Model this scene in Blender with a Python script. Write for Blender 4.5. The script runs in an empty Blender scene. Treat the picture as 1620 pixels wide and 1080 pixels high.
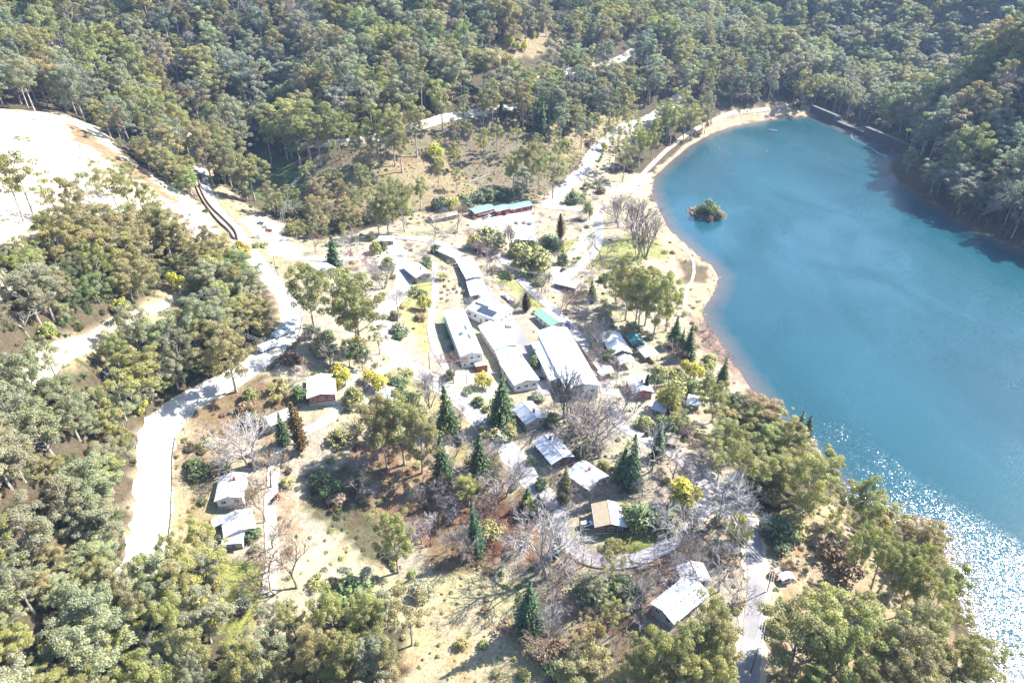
import bpy, math, random
import numpy as np
from mathutils import Vector, Matrix
R = math.radians
rnd = random.Random(11)
nrg = np.random.default_rng(7)
SC = bpy.context.scene
COL = SC.collection

# ------------------------------------------------------------------ camera
FPX, PITCH, CAMZ = 1080.0, R(32.0), 185.0
cP, sP = math.cos(PITCH), math.sin(PITCH)
cam_d = bpy.data.cameras.new('camera')
cam = bpy.data.objects.new('camera', cam_d)
COL.objects.link(cam)
cam.location = (0, 0, CAMZ)
cam.rotation_euler = (R(90) - PITCH, 0, 0)
cam_d.sensor_width = 36.0
cam_d.lens = 36.0 * FPX / 1620.0
cam_d.clip_start, cam_d.clip_end = 1.0, 20000.0
SC.camera = cam

def ray(px, py):
    u, t = (px - 810) / FPX, (py - 540) / FPX
    return u, cP - t * sP, -(sP + t * cP)            # per metre of depth

def at_plane(px, py, h):
    a, b, c = ray(px, py)
    z = (h - CAMZ) / c
    return a * z, b * z

def project(x, y, z):
    zc = y * cP - (z - CAMZ) * sP
    yc = -y * sP - (z - CAMZ) * cP
    zc = np.where(np.asarray(zc) < 1.0, 1.0, zc)
    return 810 + FPX * x / zc, 540 + FPX * yc / zc

def inpoly(px, py, poly):
    px, py = np.asarray(px, float), np.asarray(py, float)
    r = np.zeros(px.shape, bool)
    n = len(poly)
    for i in range(n):
        x0, y0 = poly[i]; x1, y1 = poly[(i + 1) % n]
        if y0 == y1: continue
        c = ((y0 > py) != (y1 > py)) & (px < (x1 - x0) * (py - y0) / (y1 - y0) + x0)
        r ^= c
    return r

def polydist(px, py, pts, closed):
    px, py = np.asarray(px, float), np.asarray(py, float)
    best = np.full(px.shape, 1e9)
    n = len(pts)
    for i in range(n if closed else n - 1):
        x0, y0 = pts[i]; x1, y1 = pts[(i + 1) % n]
        dx, dy = x1 - x0, y1 - y0
        L = dx * dx + dy * dy + 1e-9
        t = np.clip(((px - x0) * dx + (py - y0) * dy) / L, 0, 1)
        best = np.minimum(best, np.hypot(px - x0 - t * dx, py - y0 - t * dy))
    return best

# ------------------------------------------------------------------ lake outline (lake level is z = 0)
SHORE_PX = [(1285,184),(1240,187),(1200,192),(1160,200),(1125,212),(1090,232),(1060,257),(1036,280),(1032,302),(1042,330),(1056,360),(1085,386),
            (1102,402),(1126,420),(1138,440),(1128,468),(1112,488),(1116,510),(1138,540),(1158,572),(1188,612),(1222,662),(1268,712),(1306,752),
            (1338,790),(1390,822),(1446,838),(1486,850),(1500,888),(1512,930),(1524,975),(1542,1020),(1560,1062),(1572,1100),(1584,1160),(1590,1300)]
LAKE = [at_plane(x, y, 0) for x, y in SHORE_PX]
LAKE += [(150, 10), (560, 10), (520, 150), (450, 260), (395, 340)]
LAKE += [at_plane(x, y, 0) for x, y in [(1620,398),(1570,376),(1530,356),(1490,331),(1450,306),(1420,286),(1405,262),(1422,243)]]
DAM_A = (LAKE[0][0] + 4, LAKE[0][1] + 4)
DAM_B = (LAKE[-1][0] + 3, LAKE[-1][1] + 1)

# ------------------------------------------------------------------ terrain heights: (pixel x, pixel y, metres above the lake)
CP = [
 # village
 (820,480,12),(900,560,10),(940,330,7),(1000,380,4),(1060,470,3),(1080,560,4),(760,345,13),(700,420,20),(620,520,22),(545,600,24),(650,640,18),
 (740,650,15),(850,700,12),(960,760,10),(1000,850,11),(1190,900,14),(1300,850,9),(1400,900,6),(1180,1050,17),(1060,960,12),(900,900,6),(700,960,4),
 (640,900,6),(650,1050,2),(500,950,9),(560,800,12),(460,800,18),(370,780,20),(390,950,16),(1120,700,8),(1200,720,6),(1050,640,7),(1300,960,10),
 (1450,1000,5),(1400,1080,10),(1250,1080,16),(880,440,9),(700,520,15),(760,540,13),(480,620,28),(420,680,24),(1000,480,5),(1130,620,4),(760,800,9),(830,850,7),
 # main road
 (310,225,33),(315,285,32),(340,325,32),(385,385,32),(440,450,32),(462,500,32),(430,555,32),(350,612,31),(270,655,30),(245,720,29),(240,800,27),(215,890,24),
 (440,400,29),(500,440,27),(540,410,25),(600,385,23),(640,375,20),
 # left hill
 (60,190,80),(0,185,84),(130,195,75),(190,250,62),(260,290,48),(60,300,68),(150,320,60),(0,340,78),(240,340,48),(100,450,68),(0,470,84),(200,480,52),(300,430,40),
 (260,490,42),(150,540,52),(60,570,66),(0,620,74),(120,650,52),(200,620,40),(100,760,46),(0,800,58),(180,800,31),(100,900,38),(0,950,46),(180,960,26),(0,1080,36),
 (150,1080,24),(300,1000,17),(300,1080,12),(330,520,38),(370,560,35),(150,400,62),
 # valley and slopes beyond the village
 (400,205,30),(440,260,24),(470,300,22),(560,340,15),(500,330,20),(530,228,42),(640,206,45),(700,188,46),(760,178,46),(620,280,28),(700,260,26),(560,270,32),
 (740,320,14),(830,270,16),(870,310,9),(925,265,10),(960,230,12),(1030,190,15),(880,220,26),(940,170,30),(1060,150,28),(1000,240,8),(1120,190,7),
 (1200,165,12),(1250,150,12),(1150,120,34),(1000,110,44),(1090,90,45),(850,140,48),(760,130,56),(850,65,72),(920,60,70),(1000,60,66),(1100,40,60),
 # hills behind
 (60,120,84),(60,40,108),(60,0,120),(200,130,72),(200,0,118),(300,170,52),(310,100,76),(310,0,118),(420,140,52),(430,0,112),(520,160,55),(600,100,72),(600,0,108),
 (760,60,80),(760,0,108),(900,0,95),(1050,0,80),(1180,60,40),
 (1350,150,-14),
 (1470,215,10),(1500,260,18),(1540,200,34),(1540,120,60),(1620,250,30),(1620,330,12),(1620,160,62),(1560,320,8),(1480,300,6),(1620,60,92),
]
CW = [(p[0], p[1], h) for p, h in ((at_plane(x, y, h), h) for x, y, h in CP)]
CW += [(390,740,-16),(430,745,-22),(500,770,-24),(370,815,4),(380,850,8),(420,840,-14),(600,800,-20),(480,880,-14),(400,900,2),(560,900,-10),(480,960,10),(600,960,25),(420,980,14),(520,1020,45),(400,1060,60),(480,1090,85),(640,1060,95),(560,700,60),(500,720,52),(480,780,-5),(640,720,90),(700,860,20),
       (-900,900,330),(-300,1150,290),(0,1250,280),(400,1300,200),(800,1100,240),(1200,700,300),(1000,300,260),(560,480,80),(560,300,70),(650,100,110),(700,520,140),
       (-700,500,230),(-600,200,190),(-420,250,130),(-300,60,95),(-200,-60,70),(-60,40,12),(60,30,8),(150,-100,5),(0,-300,20),(-500,-300,160),(600,-300,160),(-400,650,150),
       (1500,1500,380),(-1500,1500,420),(0,2000,420),(0,-1500,250),(1800,0,380),(-1800,0,380)]
CW = np.array(CW)
_S = 300.0
def _tps(d2):
    return np.where(d2 > 1e-9, 0.5 * d2 * np.log(d2 + 1e-12), 0.0)
_P = CW[:, :2] / _S
_n = len(CW)
_K = _tps(((_P[:, None] - _P[None]) ** 2).sum(-1)) + np.eye(_n) * 0.006
_A = np.zeros((_n + 3, _n + 3)); _A[:_n, :_n] = _K
_A[:_n, _n] = 1; _A[:_n, _n + 1:] = _P; _A[_n, :_n] = 1; _A[_n + 1:, :_n] = _P.T
_w = np.linalg.solve(_A, np.concatenate([CW[:, 2], np.zeros(3)]))
def rbf(x, y):
    x, y = np.asarray(x, float).ravel() / _S, np.asarray(y, float).ravel() / _S
    out = _w[_n] + _w[_n + 1] * x + _w[_n + 2] * y
    for i in range(_n):
        out += _w[i] * _tps((x - _P[i, 0]) ** 2 + (y - _P[i, 1]) ** 2)
    return out

def axis(lo, hi, step, far_lo, far_hi):
    core = list(np.arange(lo, hi + 0.01, step))
    s, v = step, hi
    while v < far_hi:
        s *= 1.07; v += s; core.append(v)
    s, v, pre = step, lo, []
    while v > far_lo:
        s *= 1.07; v -= s; pre.append(v)
    return np.array(pre[::-1] + core)
XS = axis(-300, 420, 3.0, -4200, 4200)
YS = axis(70, 640, 3.0, -3000, 5200)
GX, GY = np.meshgrid(XS, YS)

def vnoise(x, y, scale, seed):
    """smooth value noise in world metres, -1..1"""
    g = np.random.default_rng(seed).random((64, 64))
    u, v = np.asarray(x) / scale, np.asarray(y) / scale
    i, j = np.floor(u).astype(int), np.floor(v).astype(int)
    fu, fv = u - i, v - j
    fu, fv = fu * fu * (3 - 2 * fu), fv * fv * (3 - 2 * fv)
    a = g[j % 64, i % 64]; b = g[j % 64, (i + 1) % 64]; c = g[(j + 1) % 64, i % 64]; d = g[(j + 1) % 64, (i + 1) % 64]
    return 2 * ((a * (1 - fu) + b * fu) * (1 - fv) + (c * (1 - fu) + d * fu) * fv) - 1

def lake_sd(x, y):
    """signed distance to the shore, negative in the lake"""
    x, y = np.asarray(x, float), np.asarray(y, float)
    d = np.full(x.shape, 400.0)
    m = (x > -150) & (x < 760) & (y > -100) & (y < 1000)
    dd = polydist(x[m], y[m], LAKE, True)
    ins = inpoly(x[m], y[m], LAKE)
    d[m] = np.where(ins, -dd, dd)
    return d

ISL = at_plane(1119, 338, 0)
def height_raw(x, y):
    h = rbf(x, y).reshape(np.shape(x))
    far = np.hypot(x, y - 400)
    h = np.where(far > 1500, np.clip(h, 120, 480), h)
    h = h + vnoise(x, y, 23, 1) * 0.7 + vnoise(x, y, 9, 2) * 0.25
    sd = lake_sd(x, y)
    dx, dy = DAM_B[0] - DAM_A[0], DAM_B[1] - DAM_A[1]
    side = (np.asarray(x) - DAM_A[0]) * dy - (np.asarray(y) - DAM_A[1]) * dx      # which side of the dam line
    Ld = math.hypot(dx, dy); side = side / Ld
    tt = ((np.asarray(x) - DAM_A[0]) * dx + (np.asarray(y) - DAM_A[1]) * dy) / Ld          # metres along it
    dn = np.clip(-side / 10.0, 0, 1) * np.clip((Ld + 6 - tt) / 14.0, 0, 1) * (np.asarray(x) > 250)
    w = np.clip(sd / 26.0, 0, 1); w = w * w * (3 - 2 * w)
    land = (1 - w) * (0.12 + 0.11 * np.maximum(sd, 0)) + w * np.maximum(h, 1.0)
    low = np.clip(h, -20, None)
    low = np.where(tt < 0, np.where(tt > -60, low, np.maximum(low, -20)), low)
    land = land * (1 - dn) + low * dn
    bed = -np.minimum(0.2 + 0.14 * -sd, 9)
    out = np.where(sd < 0, bed, land)
    r = np.hypot((x - ISL[0]) / 13.5, (y - ISL[1]) / 13.5) * (1 + 0.22 * vnoise(x, y, 6, 5))
    out = np.where(r < 1.35, np.maximum(out, 4.2 * (1 - r ** 2.2) + 0.1), out)
    return out
HG = height_raw(GX, GY)

def hgt(x, y):
    """terrain mesh height (bilinear on its grid)"""
    x, y = np.asarray(x, float), np.asarray(y, float)
    i = np.clip(np.searchsorted(XS, x) - 1, 0, len(XS) - 2)
    j = np.clip(np.searchsorted(YS, y) - 1, 0, len(YS) - 2)
    fx = (x - XS[i]) / (XS[i + 1] - XS[i]); fy = (y - YS[j]) / (YS[j + 1] - YS[j])
    return (HG[j, i] * (1 - fx) + HG[j, i + 1] * fx) * (1 - fy) + (HG[j + 1, i] * (1 - fx) + HG[j + 1, i + 1] * fx) * fy

_D = np.concatenate([np.arange(90, 500, 0.5), np.arange(500, 1700, 1.0)])
def G(px, py, lift=0.0):
    """the terrain point seen at a pixel"""
    a, b, c = ray(px, py)
    z = CAMZ + c * _D
    hh = hgt(a * _D, b * _D) + lift
    below = z < hh
    k = int(np.argmax(below)) if below.any() else len(_D) - 1
    if k > 0:
        g0, g1 = z[k - 1] - hh[k - 1], z[k] - hh[k]
        f = g0 / (g0 - g1) if g0 != g1 else 1.0
        d = _D[k - 1] + (_D[k] - _D[k - 1]) * min(max(f, 0), 1)
    else:
        d = _D[0]
    return a * d, b * d
def H1(x, y): return float(hgt(x, y))
def tall_m(x, y, top_py):
    """how tall something at (x, y) is when its top shows at this picture row"""
    z0 = H1(x, y)
    zc = y * cP - (z0 - CAMZ) * sP; yc = -y * sP - (z0 - CAMZ) * cP
    t = (top_py - 540) / FPX
    return (yc - t * zc) / (cP - t * sP)

# ------------------------------------------------------------------ object helpers
def tag(o, label=None, cat=None, group=None, kind=None):
    if label: o['label'] = label
    if cat: o['category'] = cat
    if group: o['group'] = group
    if kind: o['kind'] = kind
    return o
def link(o, parent=None):
    COL.objects.link(o)
    if parent is not None: o.parent = parent
    return o
def empty(name, loc, rz=0.0):
    o = bpy.data.objects.new(name, None); COL.objects.link(o)
    o.location = loc; o.rotation_euler = (0, 0, rz); o.empty_display_size = 0.5
    return o

class MB:
    """collects vertices and faces, then links them as one mesh object"""
    def __init__(s): s.v = []; s.f = []; s.m = []
    def add(s, vs, fs, mi=0):
        b = len(s.v); s.v += [tuple(v) for v in vs]
        s.f += [tuple(i + b for i in f) for f in fs]; s.m += [mi] * len(fs)
    def box(s, x0, x1, y0, y1, z0, z1, mi=0):
        s.add([(x0,y0,z0),(x1,y0,z0),(x1,y1,z0),(x0,y1,z0),(x0,y0,z1),(x1,y0,z1),(x1,y1,z1),(x0,y1,z1)],
              [(0,3,2,1),(4,5,6,7),(0,1,5,4),(1,2,6,5),(2,3,7,6),(3,0,4,7)], mi)
    def tube(s, pts, rad, n=5, mi=0, cap=True):
        pts = [Vector(p) for p in pts]
        rings = []
        for i, p in enumerate(pts):
            d = (pts[min(i + 1, len(pts) - 1)] - pts[max(i - 1, 0)])
            d = d.normalized() if d.length > 1e-6 else Vector((0, 0, 1))
            a = d.orthogonal().normalized(); b = d.cross(a)
            r = rad[i] if isinstance(rad, (list, tuple)) else rad
            rings.append([p + a * (r * math.cos(2 * math.pi * k / n)) + b * (r * math.sin(2 * math.pi * k / n)) for k in range(n)])
        # keep rings aligned
        for i in range(1, len(rings)):
            best, off = 1e9, 0
            for o in range(n):
                q = sum((rings[i - 1][k] - rings[i][(k + o) % n] - (pts[i - 1] - pts[i])).length_squared for k in range(n))
                if q < best: best, off = q, o
            rings[i] = [rings[i][(k + off) % n] for k in range(n)]
        vs = [v for r in rings for v in r]; fs = []
        for i in range(len(rings) - 1):
            for k in range(n):
                fs.append((i*n + k, i*n + (k+1) % n, (i+1)*n + (k+1) % n, (i+1)*n + k))
        if cap:
            fs.append(tuple(range(n - 1, -1, -1))); fs.append(tuple((len(rings)-1)*n + k for k in range(n)))
        s.add(vs, fs, mi)
    def cyl(s, c, r, h, n=12, axis='z', mi=0):
        e = {'x': (h, 0, 0), 'y': (0, h, 0), 'z': (0, 0, h)}[axis]
        s.tube([(c[0], c[1], c[2]), (c[0]+e[0], c[1]+e[1], c[2]+e[2])], r, n, mi)
    def prism(s, prof, y0, y1, mi=0):
        """profile in x,z run along y"""
        n = len(prof)
        vs = [(x, y0, z) for x, z in prof] + [(x, y1, z) for x, z in prof]
        fs = [tuple(range(n)), tuple(range(2*n - 1, n - 1, -1))] + [(i, n + i, n + (i+1) % n, (i+1) % n) for i in range(n)]
        s.add(vs, fs, mi)
    def mesh(s, name, mats):
        me = bpy.data.meshes.new(name)
        me.from_pydata(s.v, [], s.f)
        for m in (mats if isinstance(mats, (list, tuple)) else [mats]): me.materials.append(m)
        if any(s.m): me.polygons.foreach_set('material_index', s.m)
        me.update()
        return me
    def build(s, name, mats, parent=None, smooth=False):
        me = s.mesh(name, mats)
        if smooth: me.polygons.foreach_set('use_smooth', [True] * len(me.polygons))
        return link(bpy.data.objects.new(name, me), parent)

def copy_tree(o, parent=None):
    c = o.copy(); COL.objects.link(c)
    if parent is not None: c.parent = parent
    for ch in KIDS.get(o.name, []) or list(o.children): copy_tree(ch, c)
    return c
KIDS = {}

def quads_mesh(name, verts, mats, mat_idx=None, extra=None):
    """verts (n,4,3) -> quad mesh, fast; extra = MB to append"""
    n = len(verts)
    v = verts.reshape(-1, 3)
    loops = np.arange(n * 4)
    tot = np.full(n, 4)
    mi = np.zeros(n, int) if mat_idx is None else mat_idx
    if extra is not None and extra.f:
        b = len(v)
        v = np.concatenate([v, np.array(extra.v)])
        loops = np.concatenate([loops, np.array([i + b for f in extra.f for i in f])])
        tot = np.concatenate([tot, np.array([len(f) for f in extra.f])])
        mi = np.concatenate([mi, np.ones(len(extra.f), int)])
    me = bpy.data.meshes.new(name)
    me.vertices.add(len(v)); me.vertices.foreach_set('co', v.astype(np.float32).ravel())
    me.loops.add(len(loops)); me.loops.foreach_set('vertex_index', loops.astype(np.int32))
    me.polygons.add(len(tot))
    me.polygons.foreach_set('loop_start', np.concatenate([[0], np.cumsum(tot)[:-1]]).astype(np.int32))
    me.polygons.foreach_set('loop_total', tot.astype(np.int32))
    me.polygons.foreach_set('material_index', mi.astype(np.int32))
    for m in mats: me.materials.append(m)
    me.update(calc_edges=True)
    return me
# ------------------------------------------------------------------ material helpers
def new_mat(name):
    m = bpy.data.materials.new(name); m.use_nodes = True
    nt = m.node_tree; nt.nodes.clear()
    out = nt.nodes.new('ShaderNodeOutputMaterial')
    return m, nt, out
def N(nt, typ, **kw):
    n = nt.nodes.new(typ)
    for k, v in kw.items():
        if k.startswith('i_'):
            key = k[2:]; key = int(key) if key.isdigit() else key.replace('_', ' ')
            n.inputs[key].default_value = v
        else: setattr(n, k, v)
    return n
def mixc(nt, a, b, f, mode='MIX'):
    n = nt.nodes.new('ShaderNodeMix'); n.data_type = 'RGBA'; n.blend_type = mode
    for sock, v in ((n.inputs[0], f), (n.inputs[6], a), (n.inputs[7], b)):
        if isinstance(v, bpy.types.NodeSocket): nt.links.new(v, sock)
        elif isinstance(v, (int, float)): sock.default_value = v
        else: sock.default_value = (*v, 1)
    return n.outputs[2]
def mrange(nt, v, a, b, c, d):
    n = N(nt, 'ShaderNodeMapRange'); nt.links.new(v, n.inputs[0])
    for k, x in enumerate((a, b, c, d)): n.inputs[1 + k].default_value = x
    return n.outputs[0]
def noise(nt, scale, detail=4, rough=0.6, coord=None, dist=0.0):
    n = N(nt, 'ShaderNodeTexNoise'); n.inputs['Scale'].default_value = scale
    n.inputs['Detail'].default_value = detail; n.inputs['Roughness'].default_value = rough; n.inputs['Distortion'].default_value = dist
    if coord is not None: nt.links.new(coord, n.inputs['Vector'])
    return n.outputs['Fac']
def world_pos(nt):
    return N(nt, 'ShaderNodeNewGeometry').outputs['Position']
def obj_pos(nt):
    return N(nt, 'ShaderNodeTexCoord').outputs['Object']
def principled(nt, out, color, rough=0.8, spec=0.3, metal=0.0, normal=None):
    p = N(nt, 'ShaderNodeBsdfPrincipled')
    if isinstance(color, bpy.types.NodeSocket): nt.links.new(color, p.inputs['Base Color'])
    else: p.inputs['Base Color'].default_value = (*color, 1)
    p.inputs['Roughness'].default_value = rough; p.inputs['Metallic'].default_value = metal
    p.inputs['Specular IOR Level'].default_value = spec
    if normal is not None: nt.links.new(normal, p.inputs['Normal'])
    nt.links.new(p.outputs[0], out.inputs['Surface'])
    return p
def bump(nt, h, strength=0.5, dist=0.1):
    b = N(nt, 'ShaderNodeBump'); b.inputs['Strength'].default_value = strength; b.inputs['Distance'].default_value = dist
    nt.links.new(h, b.inputs['Height']); return b.outputs[0]

def mottled(name, col, var=0.25, scale=0.6, rough=0.85, second=None, amount=0.4, coord='obj', spec=0.25, bmp=0.0, metal=0.0):
    """a plain surface with wear: two noise scales vary its colour, a second colour shows in patches"""
    m, nt, out = new_mat(name)
    c = obj_pos(nt) if coord == 'obj' else world_pos(nt)
    n1 = noise(nt, scale, 5, 0.65, c); n2 = noise(nt, scale * 7, 3, 0.6, c)
    base = mixc(nt, tuple(x * (1 - var) for x in col), tuple(min(x * (1 + var), 0.95) for x in col), mrange(nt, n1, 0.3, 0.7, 0, 1))
    if second: base = mixc(nt, base, second, mrange(nt, n2, 0.52, 0.72, 0, amount))
    nrm = bump(nt, n2, bmp, 0.05) if bmp else None
    principled(nt, out, base, rough, spec, metal, nrm)
    return m

# ------------------------------------------------------------------ ground cover classes (albedo), painted on the land by area
LITTER, DRY, LAWN, DIRT, RED, SAND, BRACKEN, VILL, PINK, MUD = [(.11,.088,.06),(.31,.25,.155),(.20,.225,.075),(.80,.71,.58),(.165,.085,.055),(.44,.36,.26),
                                                         (.215,.178,.128),(.40,.345,.27),(.40,.31,.24),(.27,.19,.14)]
O_SITE = [(-300,150),(0,172),(100,180),(160,203),(192,242),(260,285),(318,325),(345,372),(392,410),(372,418),(322,392),(300,385),(250,392),(200,385),(150,392),(60,398),(-300,430)]
O_ROAD = [(300,205),(330,215),(340,300),(395,340),(480,400),(470,520),(420,590),(352,634),(295,672),(276,715),(280,790),(272,880),(200,905),(206,790),(216,700),(250,648),(330,602),(400,560),(440,520),(432,470),(395,420),(345,370),(300,290)]
O_VILL = [(330,300),(350,290),(400,330),(440,350),(480,380),(560,372),(620,345),(680,335),(745,318),(840,318),(880,300),(940,235),(1030,185),(1042,192),(985,240),(962,275),(1036,273),
          (1026,300),(1045,340),(1100,395),(1142,440),(1112,490),(1145,545),(1190,612),(1150,640),(1110,690),(1170,770),(1195,850),(1235,900),(1225,1090),(1165,1090),(1150,985),
          (1040,1000),(960,1010),(930,1090),(640,1090),(655,1010),(610,985),(540,985),(470,992),(424,1040),(345,1025),(372,905),(345,850),(300,860),(272,880),(268,790),(285,700),
          (350,640),(420,600),(480,530),(460,450),(400,400)]
O_SLOPE = [(470,310),(490,240),(560,228),(640,205),(770,170),(800,200),(870,225),(960,205),(1040,180),(985,240),(930,280),(870,315),(740,320),(660,338),(560,350)]
O_TRACK = [(60,560),(130,520),(200,490),(262,455),(300,425),(330,430),(318,465),(285,500),(240,520),(190,545),(120,585),(70,590)]
O_KNOLL = [(760,78),(850,50),(892,50),(905,72),(840,90),(775,95)]
O_BANK = [(1190,840),(1260,800),(1320,790),(1380,850),(1440,880),(1500,960),(1520,1080),(1240,1090),(1225,900)]
O_GULLY = [(375,260),(420,235),(470,262),(490,300),(470,330),(420,325),(385,300)]
PAINT = [  # polygon in picture pixels of the photograph, ground class, edge wobble (m)
 (O_SLOPE, BRACKEN, 6), ([(600,240),(700,250),(760,300),(740,318),(600,335),(560,335),(500,320),(560,285)], DRY, 6), ([(860,170),(1000,150),(1010,200),(960,215),(900,260),(860,230)], DRY, 8),
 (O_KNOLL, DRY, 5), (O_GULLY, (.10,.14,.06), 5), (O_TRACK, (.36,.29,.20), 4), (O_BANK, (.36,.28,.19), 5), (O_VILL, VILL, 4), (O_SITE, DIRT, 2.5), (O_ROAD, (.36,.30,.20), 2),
 ([(100,185),(190,240),(290,318),(275,322),(180,262),(110,215)], (.30,.21,.13), 4),
 ([(-80,415),(30,418),(46,445),(30,472),(-80,480)], DIRT, 2), ([(-80,575),(12,600),(20,655),(-80,670)], (.5,.46,.34), 3),
 # red and brown litter
 ([(560,700),(640,690),(700,760),(760,800),(830,770),(900,800),(880,900),(820,880),(760,910),(690,905),(660,850),(590,880),(540,800)], (.24,.165,.115), 4), ([(745,800),(835,790),(850,850),(780,880),(740,850)], RED, 3),
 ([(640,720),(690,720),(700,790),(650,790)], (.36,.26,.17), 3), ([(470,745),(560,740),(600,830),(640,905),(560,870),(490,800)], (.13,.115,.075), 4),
 ([(640,905),(690,912),(760,905),(850,930),(900,1000),(860,1080),(700,1090),(636,1090)], (.46,.39,.26), 5), ([(470,840),(560,872),(610,910),(640,1000),(560,960),(470,905)], (.50,.43,.31), 4),
 ([(950,880),(1060,860),(1100,800),(1140,800),(1100,880),(1060,960),(990,900)], (.24,.145,.105), 3), ([(880,1000),(960,1010),(1000,985),(1050,995),(1060,1090),(860,1090)], BRACKEN, 5),
 ([(350,620),(440,600),(480,640),(470,665),(400,670),(330,720),(280,760),(276,715),(300,660)], (.23,.165,.10), 4),
 ([(300,660),(350,700),(340,850),(280,870),(272,790)], (.33,.26,.175), 3), ([(420,700),(470,700),(450,800),(440,900),(418,940),(410,850)], PINK, 3),
 ([(440,745),(480,830),(470,860),(436,840)], (.38,.29,.2), 2), ([(900,1005),(960,935),(1040,900),(1110,880),(1130,900),(1080,960),(1000,990)], (.33,.22,.155), 3),
 # lawns
 ([(345,900),(410,880),(420,930),(412,1005),(352,1015)], (.26,.27,.085), 3), ([(905,830),(960,850),(1000,880),(1040,870),(1050,830),(1010,800),(990,840),(940,840)], (.22,.23,.075), 2),
 ([(640,415),(690,410),(685,460),(675,560),(640,520),(630,470)], (.36,.33,.16), 3), ([(665,560),(700,610),(760,640),(740,650),(690,610)], (.3,.3,.12), 3),
 ([(775,430),(800,425),(860,480),(880,500),(850,490),(810,460)], (.3,.31,.12), 2), ([(930,395),(1000,370),(1050,380),(1060,405),(1000,415),(940,430)], (.3,.3,.13), 3),
 ([(700,500),(722,500),(755,560),(758,580),(738,575),(715,560)], (.05,.14,.07), 1), ([(880,390),(930,370),(920,410),(890,430)], (.28,.29,.11), 2),  # first patch: lawn coloured dark green for the lodge's shadow across it
 ([(820,720),(850,755),(880,775),(860,785),(830,750)], (.3,.29,.12), 1.5), ([(720,690),(750,690),(740,720),(715,730)], (.34,.32,.15), 1.5),
 ([(590,590),(680,590),(760,640),(800,700),(740,680),(650,640)], (.38,.34,.2), 3),
 # pale gravel yards
 ([(745,352),(835,328),(848,345),(836,388),(790,388),(760,372)], DIRT, 1.5), ([(395,340),(425,342),(475,400),(468,412),(430,402),(400,368)], DIRT, 1.5),
 ([(700,585),(770,575),(800,620),(770,640),(720,630)], (.6,.55,.46), 1.5), ([(900,420),(945,380),(960,320),(935,330),(915,380),(872,430),(880,450)], DIRT, 1.5), ([(520,395),(600,385),(620,420),(520,420)], (.5,.45,.38), 2),
 ([(960,540),(1030,590),(1060,650),(1000,655),(940,620)], (.5,.46,.4), 2), ([(955,660),(1060,650),(1080,720),(1000,710)], (.46,.4,.35), 2.5), ([(1040,760),(1120,740),(1150,830),(1090,850),(1050,800)], (.45,.37,.31), 2.5),
 # beach
 ([(1036,268),(1150,175),(1285,160),(1290,190),(1160,205),(1090,238),(1036,285)], (.45,.37,.27), 2), ([(960,300),(1034,270),(1030,310),(1000,330),(965,330)], (.55,.47,.36), 2),
 ([(1045,345),(1100,398),(1142,440),(1110,492),(1080,490),(1082,440),(1060,400),(1030,370)], (.46,.37,.26), 2), ([(1075,410),(1120,420),(1118,450),(1085,450)], (.17,.13,.085), 3),
 ([(1110,500),(1085,490),(1100,545),(1160,600),(1190,612),(1145,545)], (.3,.22,.17), 2),
]
def px_of_grid():
    return project(GX, GY, HG)
_gpx, _gpy = px_of_grid()
_front = (GY * cP - (HG - CAMZ) * sP) > 5
COLG = np.empty(GX.shape + (3,)); COLG[:] = LITTER
_wob = [vnoise(GX, GY, 7, 21) + 0.6 * vnoise(GX, GY, 3.5, 22), vnoise(GX, GY, 7, 23) + 0.6 * vnoise(GX, GY, 3.5, 24)]
_scale = FPX / np.maximum(GY * cP - (HG - CAMZ) * sP, 5)
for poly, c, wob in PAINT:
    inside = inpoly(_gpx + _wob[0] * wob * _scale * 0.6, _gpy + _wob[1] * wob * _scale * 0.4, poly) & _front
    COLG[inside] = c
_sd = lake_sd(GX, GY)
COLG[(_sd < 0.5)] = MUD
_ir = np.hypot(GX - ISL[0], GY - ISL[1]); COLG[_ir < 24] = (.12, .105, .07)
COLG *= 0.62
# ------------------------------------------------------------------ terrain mesh
def grid_object(name, mask, z, mat, col=None, extra=None):
    ny, nx = GX.shape
    idx = -np.ones(GX.shape, int)
    cell = mask
    used = np.zeros(GX.shape, bool)
    used[:-1, :-1] |= cell; used[1:, :-1] |= cell; used[:-1, 1:] |= cell; used[1:, 1:] |= cell
    idx[used] = np.arange(used.sum())
    v = np.stack([GX[used], GY[used], z[used]], 1)
    f = np.stack([idx[:-1, :-1][cell], idx[:-1, 1:][cell], idx[1:, 1:][cell], idx[1:, :-1][cell]], 1)
    me = bpy.data.meshes.new(name)
    me.vertices.add(len(v)); me.vertices.foreach_set('co', v.astype(np.float32).ravel())
    me.loops.add(f.size); me.loops.foreach_set('vertex_index', f.astype(np.int32).ravel())
    me.polygons.add(len(f)); me.polygons.foreach_set('loop_start', np.arange(0, f.size, 4, dtype=np.int32))
    me.polygons.foreach_set('loop_total', np.full(len(f), 4, np.int32)); me.polygons.foreach_set('use_smooth', np.ones(len(f), bool))
    me.materials.append(mat); me.update(calc_edges=True)
    if col is not None:
        a = me.attributes.new('land', 'FLOAT_COLOR', 'POINT')
        a.data.foreach_set('color', np.concatenate([col[used], np.ones((used.sum(), 1))], 1).astype(np.float32).ravel())
    if extra is not None:
        a = me.attributes.new(extra[0], 'FLOAT', 'POINT'); a.data.foreach_set('value', extra[1][used].astype(np.float32))
    return link(bpy.data.objects.new(name, me))

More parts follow.
